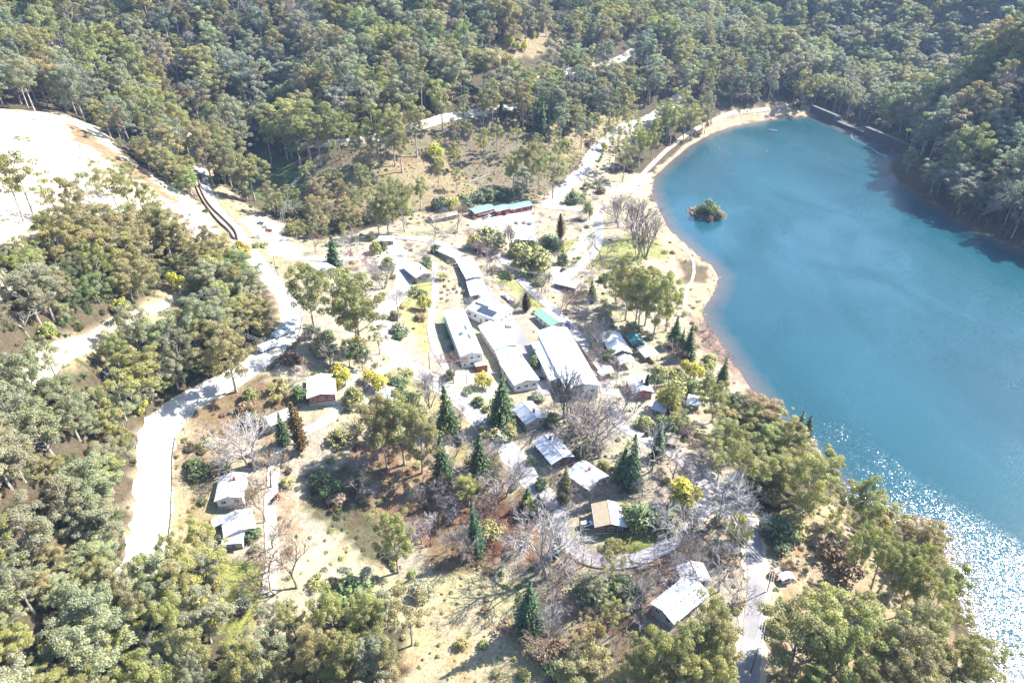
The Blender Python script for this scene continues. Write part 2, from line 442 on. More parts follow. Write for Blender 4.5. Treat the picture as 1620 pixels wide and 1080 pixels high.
def ground_material():
    m, nt, out = new_mat('ground_cover')
    p = world_pos(nt)
    land = N(nt, 'ShaderNodeAttribute', attribute_name='land').outputs['Color']
    big = noise(nt, 0.045, 5, 0.62, p); mid = noise(nt, 0.28, 5, 0.65, p, 0.4); fine = noise(nt, 1.1, 4, 0.7, p); tuft = noise(nt, 2.6, 2, 0.6, p)
    c = mixc(nt, land, (0.5, 0.5, 0.5), 0.0)
    v1 = mixc(nt, (.62, .62, .62), (1.3, 1.27, 1.2), mrange(nt, mid, 0.3, 0.7, 0, 1))
    c = mixc(nt, c, v1, 0.8, 'MULTIPLY')
    v2 = mixc(nt, (.55, .53, .5), (1.3, 1.3, 1.3), mrange(nt, fine, 0.3, 0.66, 0, 1))
    c = mixc(nt, c, v2, 0.75, 'MULTIPLY')
    # greener and browner patches
    g = mixc(nt, c, (.85, 1.06, .62), mrange(nt, big, 0.46, 0.66, 0, 0.5), 'MULTIPLY')
    big2 = noise(nt, 0.11, 4, 0.6, p)
    g = mixc(nt, g, (.80, .62, .50), mrange(nt, big2, 0.54, 0.66, 0, 0.7), 'MULTIPLY')
    # scattered dark twigs and stones
    vor = N(nt, 'ShaderNodeTexVoronoi'); vor.inputs['Scale'].default_value = 0.55; nt.links.new(p, vor.inputs['Vector'])
    g = mixc(nt, g, (.5, .45, .4), mrange(nt, vor.outputs['Distance'], 0.05, 0.28, 0.5, 0), 'MULTIPLY')
    nrm = bump(nt, mixc(nt, fine, tuft, 0.5), 0.9, 0.45)
    principled(nt, out, g, 0.95, 0.1, 0, nrm)
    return m
M_GROUND = ground_material()
ter = grid_object('ground', np.ones((GX.shape[0] - 1, GX.shape[1] - 1), bool), HG, M_GROUND, COLG)
tag(ter, kind='structure')

def water_material():
    m, nt, out = new_mat('lake_water')
    p = world_pos(nt)
    sh = N(nt, 'ShaderNodeAttribute', attribute_name='shore').outputs['Fac']
    mp = N(nt, 'ShaderNodeMapping'); nt.links.new(p, mp.inputs[0]); mp.inputs['Rotation'].default_value = (0, 0, R(28)); mp.inputs['Scale'].default_value = (1, 0.55, 1)
    big = noise(nt, 0.016, 4, 0.55, mp.outputs[0], 0.6)
    body = mixc(nt, (.0055, .040, .054), (.0085, .054, .072), mrange(nt, big, 0.35, 0.65, 0, 1))
    wob = noise(nt, 0.12, 4, 0.6, p)
    ad = N(nt, 'ShaderNodeMath', operation='MULTIPLY_ADD'); nt.links.new(wob, ad.inputs[0]); ad.inputs[1].default_value = 9.0; nt.links.new(sh, ad.inputs[2])
    shallow = mrange(nt, ad.outputs[0], 4.0, 16.0, 1.0, 0.0)
    body = mixc(nt, body, (.105, .075, .06), mixc(nt, (0, 0, 0), shallow, 0.75))
    b = N(nt, 'ShaderNodeBsdfPrincipled'); nt.links.new(body, b.inputs['Base Color'])
    b.inputs['IOR'].default_value = 1.33; b.inputs['Specular IOR Level'].default_value = 0.5; b.inputs['Roughness'].default_value = 0.17
    # wavelets: small facets of water, each with a tilt of its own, rougher where the wind ruffles the lake
    wob2 = N(nt, 'ShaderNodeTexNoise'); wob2.inputs['Scale'].default_value = 0.9; nt.links.new(p, wob2.inputs['Vector'])
    pw = N(nt, 'ShaderNodeVectorMath', operation='MULTIPLY_ADD'); nt.links.new(wob2.outputs['Color'], pw.inputs[0]); pw.inputs[1].default_value = (1.3, 1.3, 0); nt.links.new(p, pw.inputs[2])
    tilts = None
    for sc, k in ((3.0, 1.0), (8.0, 1.0)):
        v = N(nt, 'ShaderNodeTexVoronoi'); v.inputs['Scale'].default_value = sc; nt.links.new(pw.outputs[0], v.inputs['Vector'])
        t_ = N(nt, 'ShaderNodeVectorMath', operation='SUBTRACT'); nt.links.new(v.outputs['Color'], t_.inputs[0]); t_.inputs[1].default_value = (.5, .5, .5)
        t2_ = N(nt, 'ShaderNodeVectorMath', operation='MULTIPLY'); nt.links.new(t_.outputs[0], t2_.inputs[0]); t2_.inputs[1].default_value = (k, k, 0)
        if tilts is None: tilts = t2_.outputs[0]
        else:
            ad_ = N(nt, 'ShaderNodeVectorMath', operation='ADD'); nt.links.new(tilts, ad_.inputs[0]); nt.links.new(t2_.outputs[0], ad_.inputs[1]); tilts = ad_.outputs[0]
    wind = noise(nt, 0.02, 4, 0.6, mp.outputs[0], 1.2)
    amp = mrange(nt, wind, 0.40, 0.66, 0.05, 0.30)
    sc_ = N(nt, 'ShaderNodeVectorMath', operation='SCALE'); nt.links.new(tilts, sc_.inputs[0]); nt.links.new(amp, sc_.inputs['Scale'])
    an = N(nt, 'ShaderNodeVectorMath', operation='ADD'); nt.links.new(sc_.outputs[0], an.inputs[0]); an.inputs[1].default_value = (0, 0, 1)
    nn = N(nt, 'ShaderNodeVectorMath', operation='NORMALIZE'); nt.links.new(an.outputs[0], nn.inputs[0])
    nt.links.new(nn.outputs[0], b.inputs['Normal'])
    nt.links.new(b.outputs[0], out.inputs['Surface'])
    return m
_cw = (_sd < 4.0)
_cell = _cw[:-1, :-1] | _cw[1:, :-1] | _cw[:-1, 1:] | _cw[1:, 1:]
# keep the water on the lake side of the dam
_ddx, _ddy = DAM_B[0] - DAM_A[0], DAM_B[1] - DAM_A[1]
_side = (GX - DAM_A[0]) * _ddy - (GY - DAM_A[1]) * _ddx
_tt = ((GX - DAM_A[0]) * _ddx + (GY - DAM_A[1]) * _ddy) / (_ddx ** 2 + _ddy ** 2)
_dn = (_side < -2.5 * math.hypot(_ddx, _ddy)) & (_tt > -0.1) & (_tt < 1.1) & (GX > 320)
_cell &= ~_dn[:-1, :-1]
lake = grid_object('lake', _cell, np.zeros_like(HG), water_material(), None, ('shore', -_sd))
tag(lake, kind='structure')

# ------------------------------------------------------------------ roads, tracks
def smooth_path(pts, step=2.0):
    """Catmull-Rom through world points, resampled"""
    P = [np.array(p, float) for p in pts]
    P = [2 * P[0] - P[1]] + P + [2 * P[-1] - P[-2]]
    out = []
    for i in range(1, len(P) - 2):
        n = max(int(np.hypot(*(P[i + 1] - P[i])) / step), 1)
        for k in range(n):
            t = k / n
            out.append(0.5 * ((2 * P[i]) + (P[i + 1] - P[i - 1]) * t + (2 * P[i - 1] - 5 * P[i] + 4 * P[i + 1] - P[i + 2]) * t * t + (3 * P[i] - P[i - 1] - 3 * P[i + 1] + P[i + 2]) * t ** 3))
    out.append(P[-2])
    return out
def offset_path(path, off):
    out = []
    for i, p in enumerate(path):
        d = path[min(i + 1, len(path) - 1)] - path[max(i - 1, 0)]
        d = d / (np.hypot(*d) + 1e-9)
        out.append(p + off * np.array([d[1], -d[0]]))
    return out
def ribbon(name, path, width, mat, lift, edge=0.25, seed=0):
    r = random.Random(seed + len(path)); nacross = max(int(width / 1.2), 2)
    rows = []
    for i, p in enumerate(path):
        d = path[min(i + 1, len(path) - 1)] - path[max(i - 1, 0)]
        d = d / (np.hypot(*d) + 1e-9); nrm = np.array([d[1], -d[0]])
        wl = width / 2 + r.uniform(-edge, edge); wr = width / 2 + r.uniform(-edge, edge)
        row = []
        for k in range(nacross + 1):
            q = p + nrm * (-wl + (wl + wr) * k / nacross)
            row.append((q[0], q[1], H1(*q) + lift))
        rows.append(row)
    n = nacross + 1
    vs = [v for row in rows for v in row]
    fs = [(i*n + k, i*n + k + 1, (i+1)*n + k + 1, (i+1)*n + k) for i in range(len(rows) - 1) for k in range(nacross)]
    mb = MB(); mb.add(vs, fs)
    o = mb.build(name, mat, None, True)
    # faces must look up
    return tag(o, kind='structure')
def road_mat(name, col, second, amount):
    m, nt, out = new_mat(name)
    p = world_pos(nt)
    n1 = noise(nt, 0.12, 5, 0.6, p); n2 = noise(nt, 0.9, 5, 0.7, p); n3 = noise(nt, 6, 2, 0.6, p)
    c = mixc(nt, tuple(x * 0.82 for x in col), tuple(min(x * 1.15, .9) for x in col), mrange(nt, n1, 0.35, 0.65, 0, 1))
    c = mixc(nt, c, second, mrange(nt, n2, 0.52, 0.7, 0, amount))
    c = mixc(nt, c, (.8, .8, .8), mrange(nt, n3, 0.4, 0.6, 0.4, 0), 'MULTIPLY')
    principled(nt, out, c, 0.9, 0.15, 0, bump(nt, n3, 0.3, 0.03))
    return m
M_RPALE = road_mat('pale_road_surface', (.35, .335, .31), (.25, .235, .21), 0.6)
M_RGREY = road_mat('grey_asphalt', (.20, .19, .195), (.13, .125, .125), 0.5)
M_RSTREET = road_mat('worn_street_asphalt', (.28, .262, .26), (.20, .185, .18), 0.6)
M_RDIRT = road_mat('dirt_track_surface', (.36, .30, .21), (.25, .20, .13), 0.7)
M_RGRAV = road_mat('gravel_surface', (.40, .365, .30), (.28, .24, .18), 0.6)
M_RRAMP = road_mat('dark_ramp_asphalt', (.17, .155, .165), (.11, .10, .10), 0.4)
ROADS = [  # name, pixels along the centre line, width in m, material
 ('road', [(306,205),(312,245),(319,285),(334,320),(362,352),(388,388),(416,425),(446,462),(460,492),(458,520),(438,546),(398,580),(345,611),(294,640),(262,668),(248,710),(245,760),(243,810),(236,860),(222,905),(205,945)], 7.2, M_RPALE),
 ('turnout', [(385,348),(405,366),(430,388),(455,402),(480,408),(520,410),(575,408)], 6.0, M_RPALE),
 ('hill_road', [(470,232),(530,226),(580,221),(640,205),(700,188),(765,176),(830,168)], 6.5, M_RGRAV),
 ('gully_road', [(330,212),(380,207),(430,200),(470,205)], 5.0, M_RSTREET),
 ('lake_road', [(1080,150),(1035,184),(985,204),(950,232),(924,266),(900,292),(880,312),(866,330)], 7.0, M_RPALE),
 ('upper_track', [(830,128),(870,122),(930,104),(985,92),(1030,68)], 9, M_RGRAV),
 ('street', [(868,328),(900,330),(938,338),(948,362),(938,400),(905,430),(885,446),(880,462)], 6.5, M_RPALE),
 ('lodge_street', [(600,374),(640,376),(690,384),(722,404),(748,436),(772,470),(800,505),(826,545),(850,585),(866,625)], 8.5, M_RGREY),
 ('long_street', [(780,395),(808,424),(842,462),(878,492),(905,520),(930,556),(950,590),(962,625)], 5.5, M_RSTREET),
 ('lane', [(620,382),(632,410),(640,440),(628,470),(606,495),(612,535),(640,572),(680,600),(718,624),(746,650),(772,680),(806,715),(836,755),(862,790)], 5.6, M_RSTREET),
 ('driveway', [(688,415),(689,455),(682,505),(688,550),(708,586)], 3.6, M_RSTREET),
 ('loop_road', [(862,790),(888,806),(884,835),(898,862),(935,884),(990,888),(1045,870),(1085,840),(1112,805),(1108,765),(1075,725),(1030,700),(985,675),(962,640)], 5.2, M_RSTREET),
 ('bank_road', [(1108,745),(1150,785),(1182,820),(1192,860),(1196,920),(1193,975),(1188,1030),(1180,1100)], 5.4, M_RGREY),
 ('gravel_drive', [(560,585),(552,615),(540,640),(512,668),(470,690),(440,715),(432,760),(428,820),(432,880),(425,940)], 4.0, M_RGRAV),
 ('house_drive', [(632,575),(600,590),(590,620),(560,650)], 4.0, M_RGRAV),
 ('dirt_track', [(396,425),(345,420),(310,436),(278,470),(235,492),(180,515),(110,552),(40,600)], 4.5, M_RDIRT),
 ('shore_track', [(1278,160),(1220,172),(1150,182),(1095,208),(1055,238),(1010,282),(965,312)], 4.0, M_RDIRT),
 ('beach_path', [(1060,382),(1085,398),(1097,415),(1096,440),(1086,462),(1082,490)], 1.6, M_RGRAV),
]
ROADP = {}
for k, (nm, pts, w, mt) in enumerate(ROADS):
    path = smooth_path([G(*p) for p in pts], 2.0)
    ROADP.setdefault(nm, (path, w))
    if nm in ('road', 'hill_road', 'lake_road', 'bank_road', 'lane'):
        tag(ribbon('road_shoulder', path, w + (2.2 if nm == 'road' else 3.0), M_RDIRT if nm == 'bank_road' else M_RGRAV, 0.10 + 0.004 * k, 0.7, k), kind='structure')
    ribbon(nm, path, w, mt, 0.19 + 0.005 * k, 0.2, k)

# ------------------------------------------------------------------ light, sky, air
SUN_EL, SUN_AZ = R(41.5), R(62)          # azimuth to the right of the view
sd_ = bpy.data.lights.new('sun', 'SUN'); sd_.energy = 5.0; sd_.angle = R(0.53); sd_.color = (1.0, 0.955, 0.88)
so = link(bpy.data.objects.new('sun', sd_))
_dir = Vector((math.sin(SUN_AZ) * math.cos(SUN_EL), math.cos(SUN_AZ) * math.cos(SUN_EL), math.sin(SUN_EL)))
so.rotation_euler = _dir.to_track_quat('Z', 'Y').to_euler(); so.location = (200, 300, 600)
w = bpy.data.worlds.new('World'); SC.world = w; w.use_nodes = True
wn = w.node_tree; wn.nodes.clear()
wo = wn.nodes.new('ShaderNodeOutputWorld'); wb = wn.nodes.new('ShaderNodeBackground'); ws = wn.nodes.new('ShaderNodeTexSky')
ws.sky_type = 'NISHITA'; ws.sun_disc = False; ws.sun_elevation = SUN_EL; ws.sun_rotation = SUN_AZ; ws.altitude = 650; ws.air_density = 1.0; ws.dust_density = 0.6
wb.inputs[1].default_value = 0.12
wn.links.new(ws.outputs[0], wb.inputs[0]); wn.links.new(wb.outputs[0], wo.inputs[0])
hm, ht, hout = new_mat('haze_air')
pv = N(ht, 'ShaderNodeVolumePrincipled'); pv.inputs['Color'].default_value = (.45, .64, 1.0, 1); pv.inputs['Density'].default_value = 0.00007; pv.inputs['Anisotropy'].default_value = 0.0
ht.links.new(pv.outputs[0], hout.inputs['Volume'])
if not globals().get('NOHAZE'):
    hb = MB(); hb.box(-4400, 4400, -3300, 5600, -45, 560)
    tag(hb.build('haze', hm), kind='stuff')
vs_ = SC.view_settings
vs_.view_transform = 'Standard'; vs_.look = 'None'; vs_.exposure = 2.08; vs_.gamma = 1.0; vs_.use_curve_mapping = False
SC.cycles.max_bounces = 5; SC.cycles.diffuse_bounces = 3; SC.cycles.glossy_bounces = 2; SC.cycles.transmission_bounces = 3; SC.cycles.volume_bounces = 0; SC.cycles.transparent_max_bounces = 4
SC.cycles.use_adaptive_sampling = True; SC.cycles.adaptive_threshold = 0.02
SC.cycles.use_denoising = True
# ------------------------------------------------------------------ plant materials
def leaf_mat(name, trans=0.42, var=0.35, blossom=None, rough=0.55):
    m, nt, out = new_mat(name)
    tint = N(nt, 'ShaderNodeAttribute', attribute_type='INSTANCER', attribute_name='tint').outputs['Color']
    rpi = N(nt, 'ShaderNodeNewGeometry').outputs['Random Per Island']
    v = mrange(nt, rpi, 0, 1, 1 - var, 1 + var)
    c = mixc(nt, tint, v, 1.0, 'MULTIPLY')
    big = noise(nt, 0.32, 2, 0.5, obj_pos(nt))
    c = mixc(nt, c, (1.18, 1.10, .80), mrange(nt, big, 0.44, 0.66, 0, 0.75), 'MULTIPLY')
    p = N(nt, 'ShaderNodeBsdfPrincipled'); nt.links.new(c, p.inputs['Base Color'])
    p.inputs['Roughness'].default_value = rough; p.inputs['Specular IOR Level'].default_value = 0.35
    t = N(nt, 'ShaderNodeBsdfTranslucent')
    tc = mixc(nt, c, (1.15, 1.25, .65), 1.0, 'MULTIPLY'); nt.links.new(tc, t.inputs['Color'])
    mx = N(nt, 'ShaderNodeMixShader'); mx.inputs[0].default_value = trans
    nt.links.new(p.outputs[0], mx.inputs[1]); nt.links.new(t.outputs[0], mx.inputs[2]); nt.links.new(mx.outputs[0], out.inputs['Surface'])
    return m
def bark_mat(name, a, b):
    m, nt, out = new_mat(name)
    mp = N(nt, 'ShaderNodeMapping'); nt.links.new(obj_pos(nt), mp.inputs[0]); mp.inputs['Scale'].default_value = (1, 1, 0.25)
    n = noise(nt, 2.2, 4, 0.65, mp.outputs[0])
    principled(nt, out, mixc(nt, a, b, mrange(nt, n, 0.38, 0.62, 0, 1)), 0.85, 0.15)
    return m
def twig_mat(name):
    m, nt, out = new_mat(name)
    tint = N(nt, 'ShaderNodeAttribute', attribute_type='INSTANCER', attribute_name='tint').outputs['Color']
    n = noise(nt, 0.8, 3, 0.6, obj_pos(nt))
    principled(nt, out, mixc(nt, tint, mixc(nt, (.6, .6, .6), (1.25, 1.25, 1.25), mrange(nt, n, 0.35, 0.65, 0, 1)), 1.0, 'MULTIPLY'), 0.85, 0.15)
    return m
M_LEAF = leaf_mat('gum_leaves')
M_NEEDLE = leaf_mat('conifer_needles', 0.12, 0.30)
M_BUSH = leaf_mat('shrub_leaves', 0.25, 0.35)
M_BLOOM = leaf_mat('wattle_blossom', 0.3, 0.25)
M_BARK = bark_mat('pale_gum_bark', (.42, .38, .33), (.20, .165, .135))
M_BARK2 = bark_mat('dark_bark', (.12, .09, .07), (.06, .045, .035))
M_TWIG = twig_mat('bare_twigs')

# ------------------------------------------------------------------ plant shapes
def leaf_quads(g, centre, rad, n, size, squash=0.75, up=0.35, lean=0.55):
    """n leaf sprays on the shell of one clump"""
    d = g.normal(size=(n, 3)); d[:, 2] += up * 1.2
    d /= np.linalg.norm(d, axis=1)[:, None]
    rr = rad * g.uniform(0.55, 1.06, n)[:, None]
    p = np.array(centre) + d * rr * np.array([1, 1, squash])
    nr = d * (1 - lean) + g.normal(size=(n, 3)) * lean * 0.6 + np.array([0, 0, 0.42])
    nr /= np.linalg.norm(nr, axis=1)[:, None]
    a = np.cross(nr, g.normal(size=(n, 3))); a /= np.linalg.norm(a, axis=1)[:, None]
    b = np.cross(nr, a)
    s = size * g.uniform(0.6, 1.35, n)[:, None]; asp = g.uniform(0.45, 0.9, n)[:, None]
    a, b = a * s, b * s * asp
    k = g.uniform(-0.35, 0.35, (n, 1)) * a
    return np.stack([p - a - b * 0.4, p - k * 0.3 - b, p + a - b * 0.1 + k, p + b], 1)

def gum_shape(seed, style):
    """a gum tree 25 m tall: trunk with limbs and a crown of leaf clumps"""
    g = np.random.default_rng(seed); H = 25.0
    tk = MB(); quads = []
    lean = g.normal(size=2) * (1.3 if style != 'tall' else 0.6)
    def tp(z): return np.array([lean[0] * (z / H) ** 1.5, lean[1] * (z / H) ** 1.5, z])
    base_r = {'tall': 0.38, 'broad': 0.52, 'open': 0.42}[style]
    top = {'tall': 0.9, 'broad': 0.66, 'open': 0.72}[style] * H
    zs = np.linspace(-1.2, top, 7)
    tk.tube([tp(max(z, 0)) + np.array([0, 0, min(z, 0)]) for z in zs], [base_r * (1.25 if z < 0.5 else 1) * (1 - 0.8 * max(z, 0) / top) for z in zs], 6)
    if style == 'tall':
        nl, R0, lo, hi, crad, nl_leaf = 16, 3.8, 0.47, 0.97, (1.1, 1.8), 105
    elif style == 'broad':
        nl, R0, lo, hi, crad, nl_leaf = 17, 6.4, 0.36, 0.95, (1.35, 2.3), 125
    else:
        nl, R0, lo, hi, crad, nl_leaf = 12, 5.2, 0.45, 0.97, (1.1, 1.9), 105
    ph = g.uniform(0, 6.28)
    for i in range(nl):
        f = (i + 0.5) / nl
        zz = H * (lo + (hi - lo) * f)
        prof = math.sqrt(max(0.06, 1 - (abs(f - 0.42) / 0.62) ** 2))
        r = R0 * prof * g.uniform(0.55, 1.1)
        a = ph + i * 2.4 + g.uniform(-.5, .5)
        end = tp(min(zz, top)) * np.array([1, 1, 0]) + np.array([r * math.cos(a), r * math.sin(a), zz])
        st = tp(max(min(zz - 0.5 * r - g.uniform(1, 4), top * 0.97), 0.22 * H))
        mid = st * 0.45 + end * 0.55 + np.array([0, 0, -0.12 * r])
        br = base_r * (0.42 - 0.22 * f)
        tk.tube([st, mid, end], [br, br * 0.62, br * 0.22], 4)
        nc = int(g.integers(2, 5)) if style != 'broad' else int(g.integers(3, 6))
        for k in range(nc):
            off = g.normal(size=3) * np.array([1.25, 1.25, 0.75]) * (1.0 if style == 'tall' else 1.45)
            c = end + off
            if k: tk.tube([mid * 0.4 + end * 0.6, c], [br * 0.4, 0.03], 3, 0, False)
            rad = g.uniform(*crad) * (0.78 if k else 1.0)
            quads.append(leaf_quads(g, c, rad, int(nl_leaf * 2.1 * (rad / 1.7) ** 1.6), 0.225))
    q = np.concatenate(quads)
    return q, tk

def conifer_shape(seed, style):
    """20 m conifer: whorls of drooping sprays round a straight stem"""
    g = np.random.default_rng(seed); H = 20.0; tk = MB(); quads = []
    W = {'spire': 3.7, 'wide': 5.0, 'column': 1.9}[style]
    tk.tube([(0, 0, -1), (0, 0, H * .5), (0, 0, H * .97)], [0.34, 0.2, 0.04], 6)
    z = 0.9 if style != 'spire' else 1.6
    while z < H * 0.985:
        f = z / H
        if style == 'column': rad = W * (1 - f ** 3.2) * min(1, 0.55 + f * 3)
        elif style == 'wide': rad = W * min(1.0, (1 - f) * 1.45 + 0.05) * min(1, 0.75 + f * 2)
        else: rad = W * ((1 - f) ** 0.85 + 0.03)
        nb = max(5, int(rad * (5.0 if style == 'spire' else 4.2 if style == 'wide' else 7)))
        ph = g.uniform(0, 6.28)
        for k in range(nb):
            a = ph + 6.283 * k / nb + g.uniform(-.25, .25)
            L = rad * g.uniform(0.55, 1.18)
            if style != 'column' and g.random() < 0.1: continue
            dr = np.array([math.cos(a), math.sin(a), 0])
            droop = -0.28 if style != 'column' else 0.9
            n = max(3, int(L * (4.2 if style != 'wide' else 3.6)))
            for t in np.linspace(0.25, 1, n):
                p = dr * L * t + np.array([0, 0, z + droop * L * t * (t if style != 'column' else 0.5)]) + g.normal(size=3) * 0.12
                s = 0.40 * (1.12 - 0.45 * t) * (0.9 if style == 'column' else 1)
                side = np.array([-dr[1], dr[0], 0]) * s * g.uniform(.7, 1.2) + np.array([0, 0, g.uniform(-.25, .25)])
                out = (dr * s * 1.15 + np.array([0, 0, droop * s * 0.7 + g.uniform(-.22, .22)]))
                quads.append(np.stack([p - out * .6 - side * .3, p - side, p + out, p + side])[None])
        z += (0.58 if style != 'column' else 0.5) * (1.1 - 0.35 * f) * g.uniform(.7, 1.4)
    # leading shoot
    for k in range(8):
        quads.append(leaf_quads(g, (0, 0, H * (0.955 + 0.006 * k)), 0.28, 3, 0.3))
    return np.concatenate(quads), tk

def bare_shape(seed, style):
    """a leafless tree 15 m tall, all branches and twigs"""
    g = np.random.default_rng(seed); mb = MB(); tips = []
    up = {'poplar': 0.8, 'round': 0.25, 'shrub': 0.3}[style]
    segs = []
    def grow(p, d, L, r, lev):
        n = 2
        pts = [p]
        q = p
        for k in range(n):
            d = d + g.normal(size=3) * 0.13 + np.array([0, 0, up * 0.12])
            d /= np.linalg.norm(d); q = q + d * L / n; pts.append(q)
        mb.tube(pts, [r, r * 0.8, r * 0.62], 5 if lev < 2 else 3, 0, False)
        if lev >= (5 if style != 'shrub' else 4): return
        kids = 4 if lev in (2, 3, 4) else 3
        if style == 'poplar' and lev < 2: kids = 3
        for k in range(kids):
            sp = {'poplar': 0.42, 'round': 0.85, 'shrub': 0.8}[style] * (0.55 if k == 0 else 1.0)
            v = g.normal(size=3); v -= d * v.dot(d); v /= np.linalg.norm(v)
            nd = d + v * sp; nd /= np.linalg.norm(nd)
            pos = pts[-1] if k < 2 else pts[1] * g.uniform(.3, 1) + pts[-1] * 0 + pts[1] * 0
            pos = pts[-1] if k < 2 else pts[1] + (pts[-1] - pts[1]) * g.uniform(0, .9)
            grow(pos, nd, L * g.uniform(0.62, 0.84), max(r * 0.6, 0.021), lev + 1)
    if style == 'shrub':
        for k in range(5):
            a = k * 1.25 + g.uniform(0, .5); grow(np.array([0, 0, -0.1]), np.array([.5 * math.cos(a), .5 * math.sin(a), .9]), 1.25, 0.07, 1)
    elif style == 'poplar':
        for k in range(4):
            a = k * 1.57 + g.uniform(0, .6); grow(np.array([.25 * math.cos(a), .25 * math.sin(a), -0.5]), np.array([.16 * math.cos(a), .16 * math.sin(a), 1.0]), 4.6, 0.2, 1)
    else:
        grow(np.array([0, 0, -0.6]), np.array([0, 0, 1.0]), 4.0, 0.26, 0)
    zmax = max(v[2] for v in mb.v)
    k = {'poplar': 15.0, 'round': 15.0, 'shrub': 4.0}[style] / zmax
    mb.v = [(x * k, y * k, z * k) for x, y, z in mb.v]
    return mb

def shrub_shape(seed, style):
    """a shrub 3 m tall; 'dome' dense, 'loose' ragged, 'wattle' airy"""
    g = np.random.default_rng(seed); quads = []; tk = MB()
    n = {'dome': 12, 'loose': 10, 'wattle': 16}[style]
    for k in range(4):
        a = k * 1.6 + g.uniform(0, .8)
        tk.tube([(0, 0, -0.3), (0.5 * math.cos(a), 0.5 * math.sin(a), 0.9), (1.0 * math.cos(a), 1.0 * math.sin(a), 1.9)], [0.07, 0.05, 0.02], 4)
    for k in range(n):
        a = g.uniform(0, 6.28); r = 1.25 * math.sqrt(g.uniform(0, 1)) * (1.15 if style == 'loose' else 1)
        z = (0.75 + 1.55 * (1 - (r / 1.5) ** 2) * g.uniform(0.45, 1.0))
        quads.append(leaf_quads(g, (r * math.cos(a), r * math.sin(a), z), g.uniform(.5, .85), 70 if style != 'loose' else 46, 0.165, 0.9))
    if style == 'dome':
        for k in range(7):
            a = k * 0.9; quads.append(leaf_quads(g, (1.15 * math.cos(a), 1.15 * math.sin(a), 0.5), 0.6, 50, 0.165, 0.85))
    return np.concatenate(quads), tk

SHAPES = {}                      # kind -> list of (crown mesh, stem mesh or None, height, radius)
def reg(kind, q, tk, mats, H):
    rad = float(np.percentile(np.hypot(q[..., 0], q[..., 1]), 93))
    crown = quads_mesh('crown', q, [mats[0]]); trunk = tk.mesh('trunk', mats[1])
    SHAPES.setdefault(kind, []).append((crown, trunk, H, rad, (q, tk, mats)))
for s in range(6): reg('tall gum', *gum_shape(100 + s, 'tall'), (M_LEAF, M_BARK), 25.0)
for s in range(6): reg('broad gum', *gum_shape(200 + s, 'broad'), (M_LEAF, M_BARK), 25.0)
for s in range(4): reg('open gum', *gum_shape(300 + s, 'open'), (M_LEAF, M_BARK), 25.0)
for s in range(5): reg('spire', *conifer_shape(400 + s, 'spire'), (M_NEEDLE, M_BARK2), 20.0)
for s in range(4): reg('wide', *conifer_shape(420 + s, 'wide'), (M_NEEDLE, M_BARK2), 20.0)
for s in range(2): reg('column', *conifer_shape(440 + s, 'column'), (M_NEEDLE, M_BARK2), 20.0)
for s in range(4): reg('dome', *shrub_shape(500 + s, 'dome'), (M_BUSH, M_BARK2), 3.0)
for s in range(4): reg('loose', *shrub_shape(520 + s, 'loose'), (M_BUSH, M_BARK2), 3.0)
for s in range(3): reg('wattle', *shrub_shape(540 + s, 'wattle'), (M_BLOOM, M_BARK2), 3.0)
for st, nn, h in (('poplar', 3, 15.0), ('round', 5, 15.0), ('shrub', 3, 4.0)):
    for s in range(nn):
        mb = bare_shape(600 + s * 7 + len(st), st)
        rad = float(np.percentile([math.hypot(v[0], v[1]) for v in mb.v], 95))
        SHAPES.setdefault('bare ' + st, []).append((mb.mesh('branches', M_TWIG), None, h, rad, None))

TINTS = {  # word -> albedo
 'olive': (.240, .240, .095), 'brown-olive': (.258, .228, .115), 'grey-green': (.245, .250, .165), 'blue-grey': (.195, .215, .175), 'yellow-green': (.275, .268, .105), 'deep green': (.115, .150, .068), 'rusty brown': (.17, .085, .045)}
def jitter(c, k=0.14):
    f = 1 + rnd.uniform(-k, k)
    return tuple(x * f * (1 + rnd.uniform(-k, k) * 0.4) for x in c)

PLANTED = []          # every individual plant: dict with what it is, where, how big (labels are written at the end)
def put_plant(kind, word, tint, x, y, hm, wide=1.0, cat='gum tree', name='gum_tree', noun='gum tree', group=None, label=None, z=None, var=None):
    sh = SHAPES[kind]; i = rnd.randrange(len(sh)) if var is None else var % len(sh)
    crown, trunk, H, rad, _ = sh[i]
    k = hm / H
    e = empty(name, (x, y, (H1(x, y) if z is None else z) - 0.1), rnd.uniform(0, 6.28))
    e.scale = (k * wide * rnd.uniform(.88, 1.12), k * wide * rnd.uniform(.88, 1.12), k)
    if cat == 'gum tree': e.rotation_euler[0], e.rotation_euler[1] = rnd.uniform(-.07, .07), rnd.uniform(-.07, .07)
    if cat in ('conifer', 'bare tree'): e.rotation_euler[0], e.rotation_euler[1] = rnd.uniform(-.045, .045), rnd.uniform(-.045, .045)
    if trunk is None:
        o = bpy.data.objects.new('branches', crown); o['tint'] = tint; link(o, e)
    else:
        o = bpy.data.objects.new({'gum_tree': 'crown', 'conifer': 'crown'}.get(name, 'foliage'), crown); o['tint'] = tint; link(o, e)
        t = bpy.data.objects.new('trunk' if 'tree' in name or name == 'conifer' else 'stems', trunk); link(t, e)
    tag(e, label, cat, group)
    PLANTED.append(dict(o=e, word=word, noun=noun, cat=cat, x=x, y=y, h=hm, r=rad * k * wide, kind=kind, label=label))
    return e
